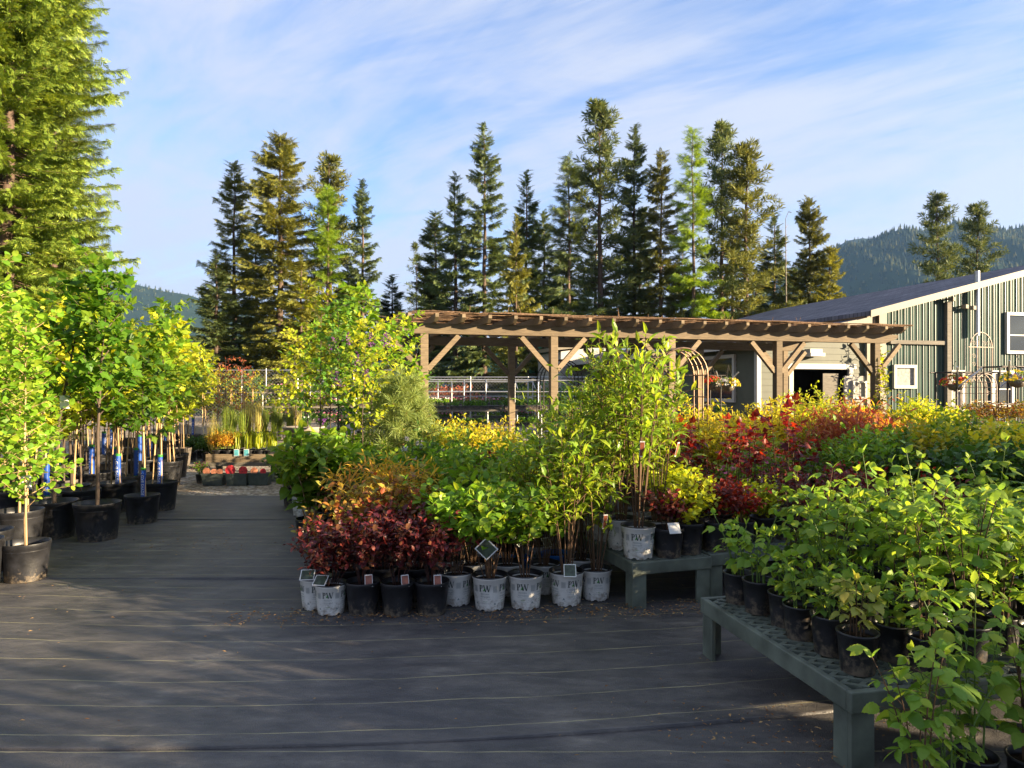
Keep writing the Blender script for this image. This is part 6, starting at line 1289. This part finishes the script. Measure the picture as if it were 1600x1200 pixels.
def basket(px, py, Y, mats, label):
    z = CH-(py-H0)*Y/F; o = empty('hanging_basket', (gx(px, Y), Y, z), 0, label, 'hanging basket', 'hanging flower baskets'); s = Soup(); s.lathe([(.02,-.15),(.12,-.12),(.17,0),(.16,0),(.11,-.1),(.02,-.13)], 18); s.build('basket', MT['black'], o)
    w = Soup()
    for k in range(3): a = k*2.09; w.tube([(.16*math.cos(a), .16*math.sin(a), 0), (0, 0, .5)], .004, 4)
    w.build('hanger_wire', MT['iron'], o); r = random.Random(px); lv = Leaves(); fs = [Leaves() for _ in mats]
    for k in range(160):
        d = rv(r).normalized(); d.z = abs(d.z)*.9-.25; p = Vector((d.x*.25, d.y*.25, d.z*.2+.03)); lv.put('fold', p, d+rv(r, .5), Vector((0,0,1))+rv(r, .5), .06, .05)
        if k % 2: fs[0 if d.x+r.uniform(-.4,.4) < .1 else -1].put('flower', p*1.15+Vector((0,0,.01)), d+rv(r, .4), rv(r), .06, .075)
    part('foliage', lv.mesh('foliage', LM['lime']), o)
    for m, f in zip(mats, fs):
        if f.count(): part('flower', f.mesh('flower', LM[m]), o)
basket(1493, 600, 14.3, ['redpetal', 'yellowpetal'], 'hanging basket of red and yellow flowers left on the dark rack')
basket(1590, 594, 13.4, ['yellowpetal', 'purple'], 'hanging basket of yellow flowers at the right edge')
basket(1138, 602, 16.8, ['white', 'yellowpetal'], 'hanging basket of white and yellow flowers below the house window')
basket(1112, 600, 17.0, ['redpetal', 'coral'], 'hanging basket of dark red foliage left of the white and yellow one')
# terracotta pots and vine at the right pergola post
put('deep', gx(1312, 13.4), 13.4, .35, 1.0, 'green plant in terracotta pot by the fifth pergola post', cat='potted plant') if False else None
PRO['terra'] = [dict(name='potted_plant', cat='potted plant', parts=[('pot',)+PTE, ]+PRO['greenb'][i]['parts'][1:]) for i in range(2)]
for i, (px, Y) in enumerate([(1316, 12.6), (1338, 13.0)]): put('terra', gx(px, Y), Y, .0, 1.5, f'green plant in terracotta pot left of the fifth pergola post, {ordw(i, 2)}', 'terracotta pots')
def vine():
    r = random.Random(51); st = Soup(); lv = Leaves()
    for k in range(5):
        pts = [Vector((r.uniform(-.12, .12)+.1*math.sin(j*.9+k), -.12+r.uniform(-.05, .02), .1+j*.24*r.uniform(.9, 1.1))) for j in range(9)]; st.tube(pts, .006, 4, cap=False); along(lv, r, pts, 'ovate', .10, .085, .06, .1, 1, droop=.2)
    o = empty('climbing_vine', Vector((-1.55, 12, 0))+GU*9.6+GV*.0, GA, 'light green vine climbing the rightmost front pergola post', 'vine'); part('stem', st.mesh('stem', MT['cane']), o); part('foliage', lv.mesh('foliage', LM['yelgreen']), o)
    o = empty('climbing_vine', GU*15.9+GV*17.1, GA, 'light green vine climbing the white panel of the green building', 'vine'); o.scale = (1.6, 1, 1.4); part('stem', st.mesh('stem', MT['cane']), o); part('foliage', lv.mesh('foliage', LM['yelgreen']), o)
vine()
# ---------------------------------------------------------------- hedge out of view at right, added to shade the foreground
def hedge():
    st, lv = bush(991, 30, 1.0, .80, 'fold', .17, .13, .075, f0=.05, twigs=8, twl=.3, base=.45, stem=.012); sm, lm = st.mesh('stem', MT['bark']), lv.mesh('foliage', LM['green']); r = random.Random(6); n = 15
    for i in range(n):
        y = -3.2+i*.74
        if i in (6, 7): continue  # gap left so a streak of sun falls on the cloth
        o = empty('shade_shrub', (8.1+r.uniform(-.15, .15), y, 0), r.uniform(0, 6), 'leafy shrub of an unseen hedge added at right to shade the foreground', 'shrub', 'unseen hedge added to shade the foreground'); q = .5 if i in (5, 8) else .78; o.scale = (q, q, 2.02+r.uniform(-.22, .14)); part('stem', sm, o); part('foliage', lm, o)
hedge()
# ---------------------------------------------------------------- the air
def haze():
    s = Soup(); x0, x1, y0, y1, z0, z1 = -3300, 3300, -70, 3750, -40, 760
    s.box(((x0+x1)/2, (y0+y1)/2, (z0+z1)/2), (x1-x0, y1-y0, z1-z0)); m = bpy.data.materials.new('pale air'); m.use_nodes = True; nt = m.node_tree
    nt.nodes.remove(nt.nodes['Principled BSDF']); v = nt.nodes.new('ShaderNodeVolumePrincipled'); v.inputs['Color'].default_value = (.30, .55, 1, 1); v.inputs['Density'].default_value = .00008; v.inputs['Anisotropy'].default_value = .2
    nt.links.new(v.outputs[0], nt.nodes['Material Output'].inputs['Volume']); o = s.build('haze', m); o['kind'] = 'stuff'
    sc.cycles.volume_bounces = 0
haze()
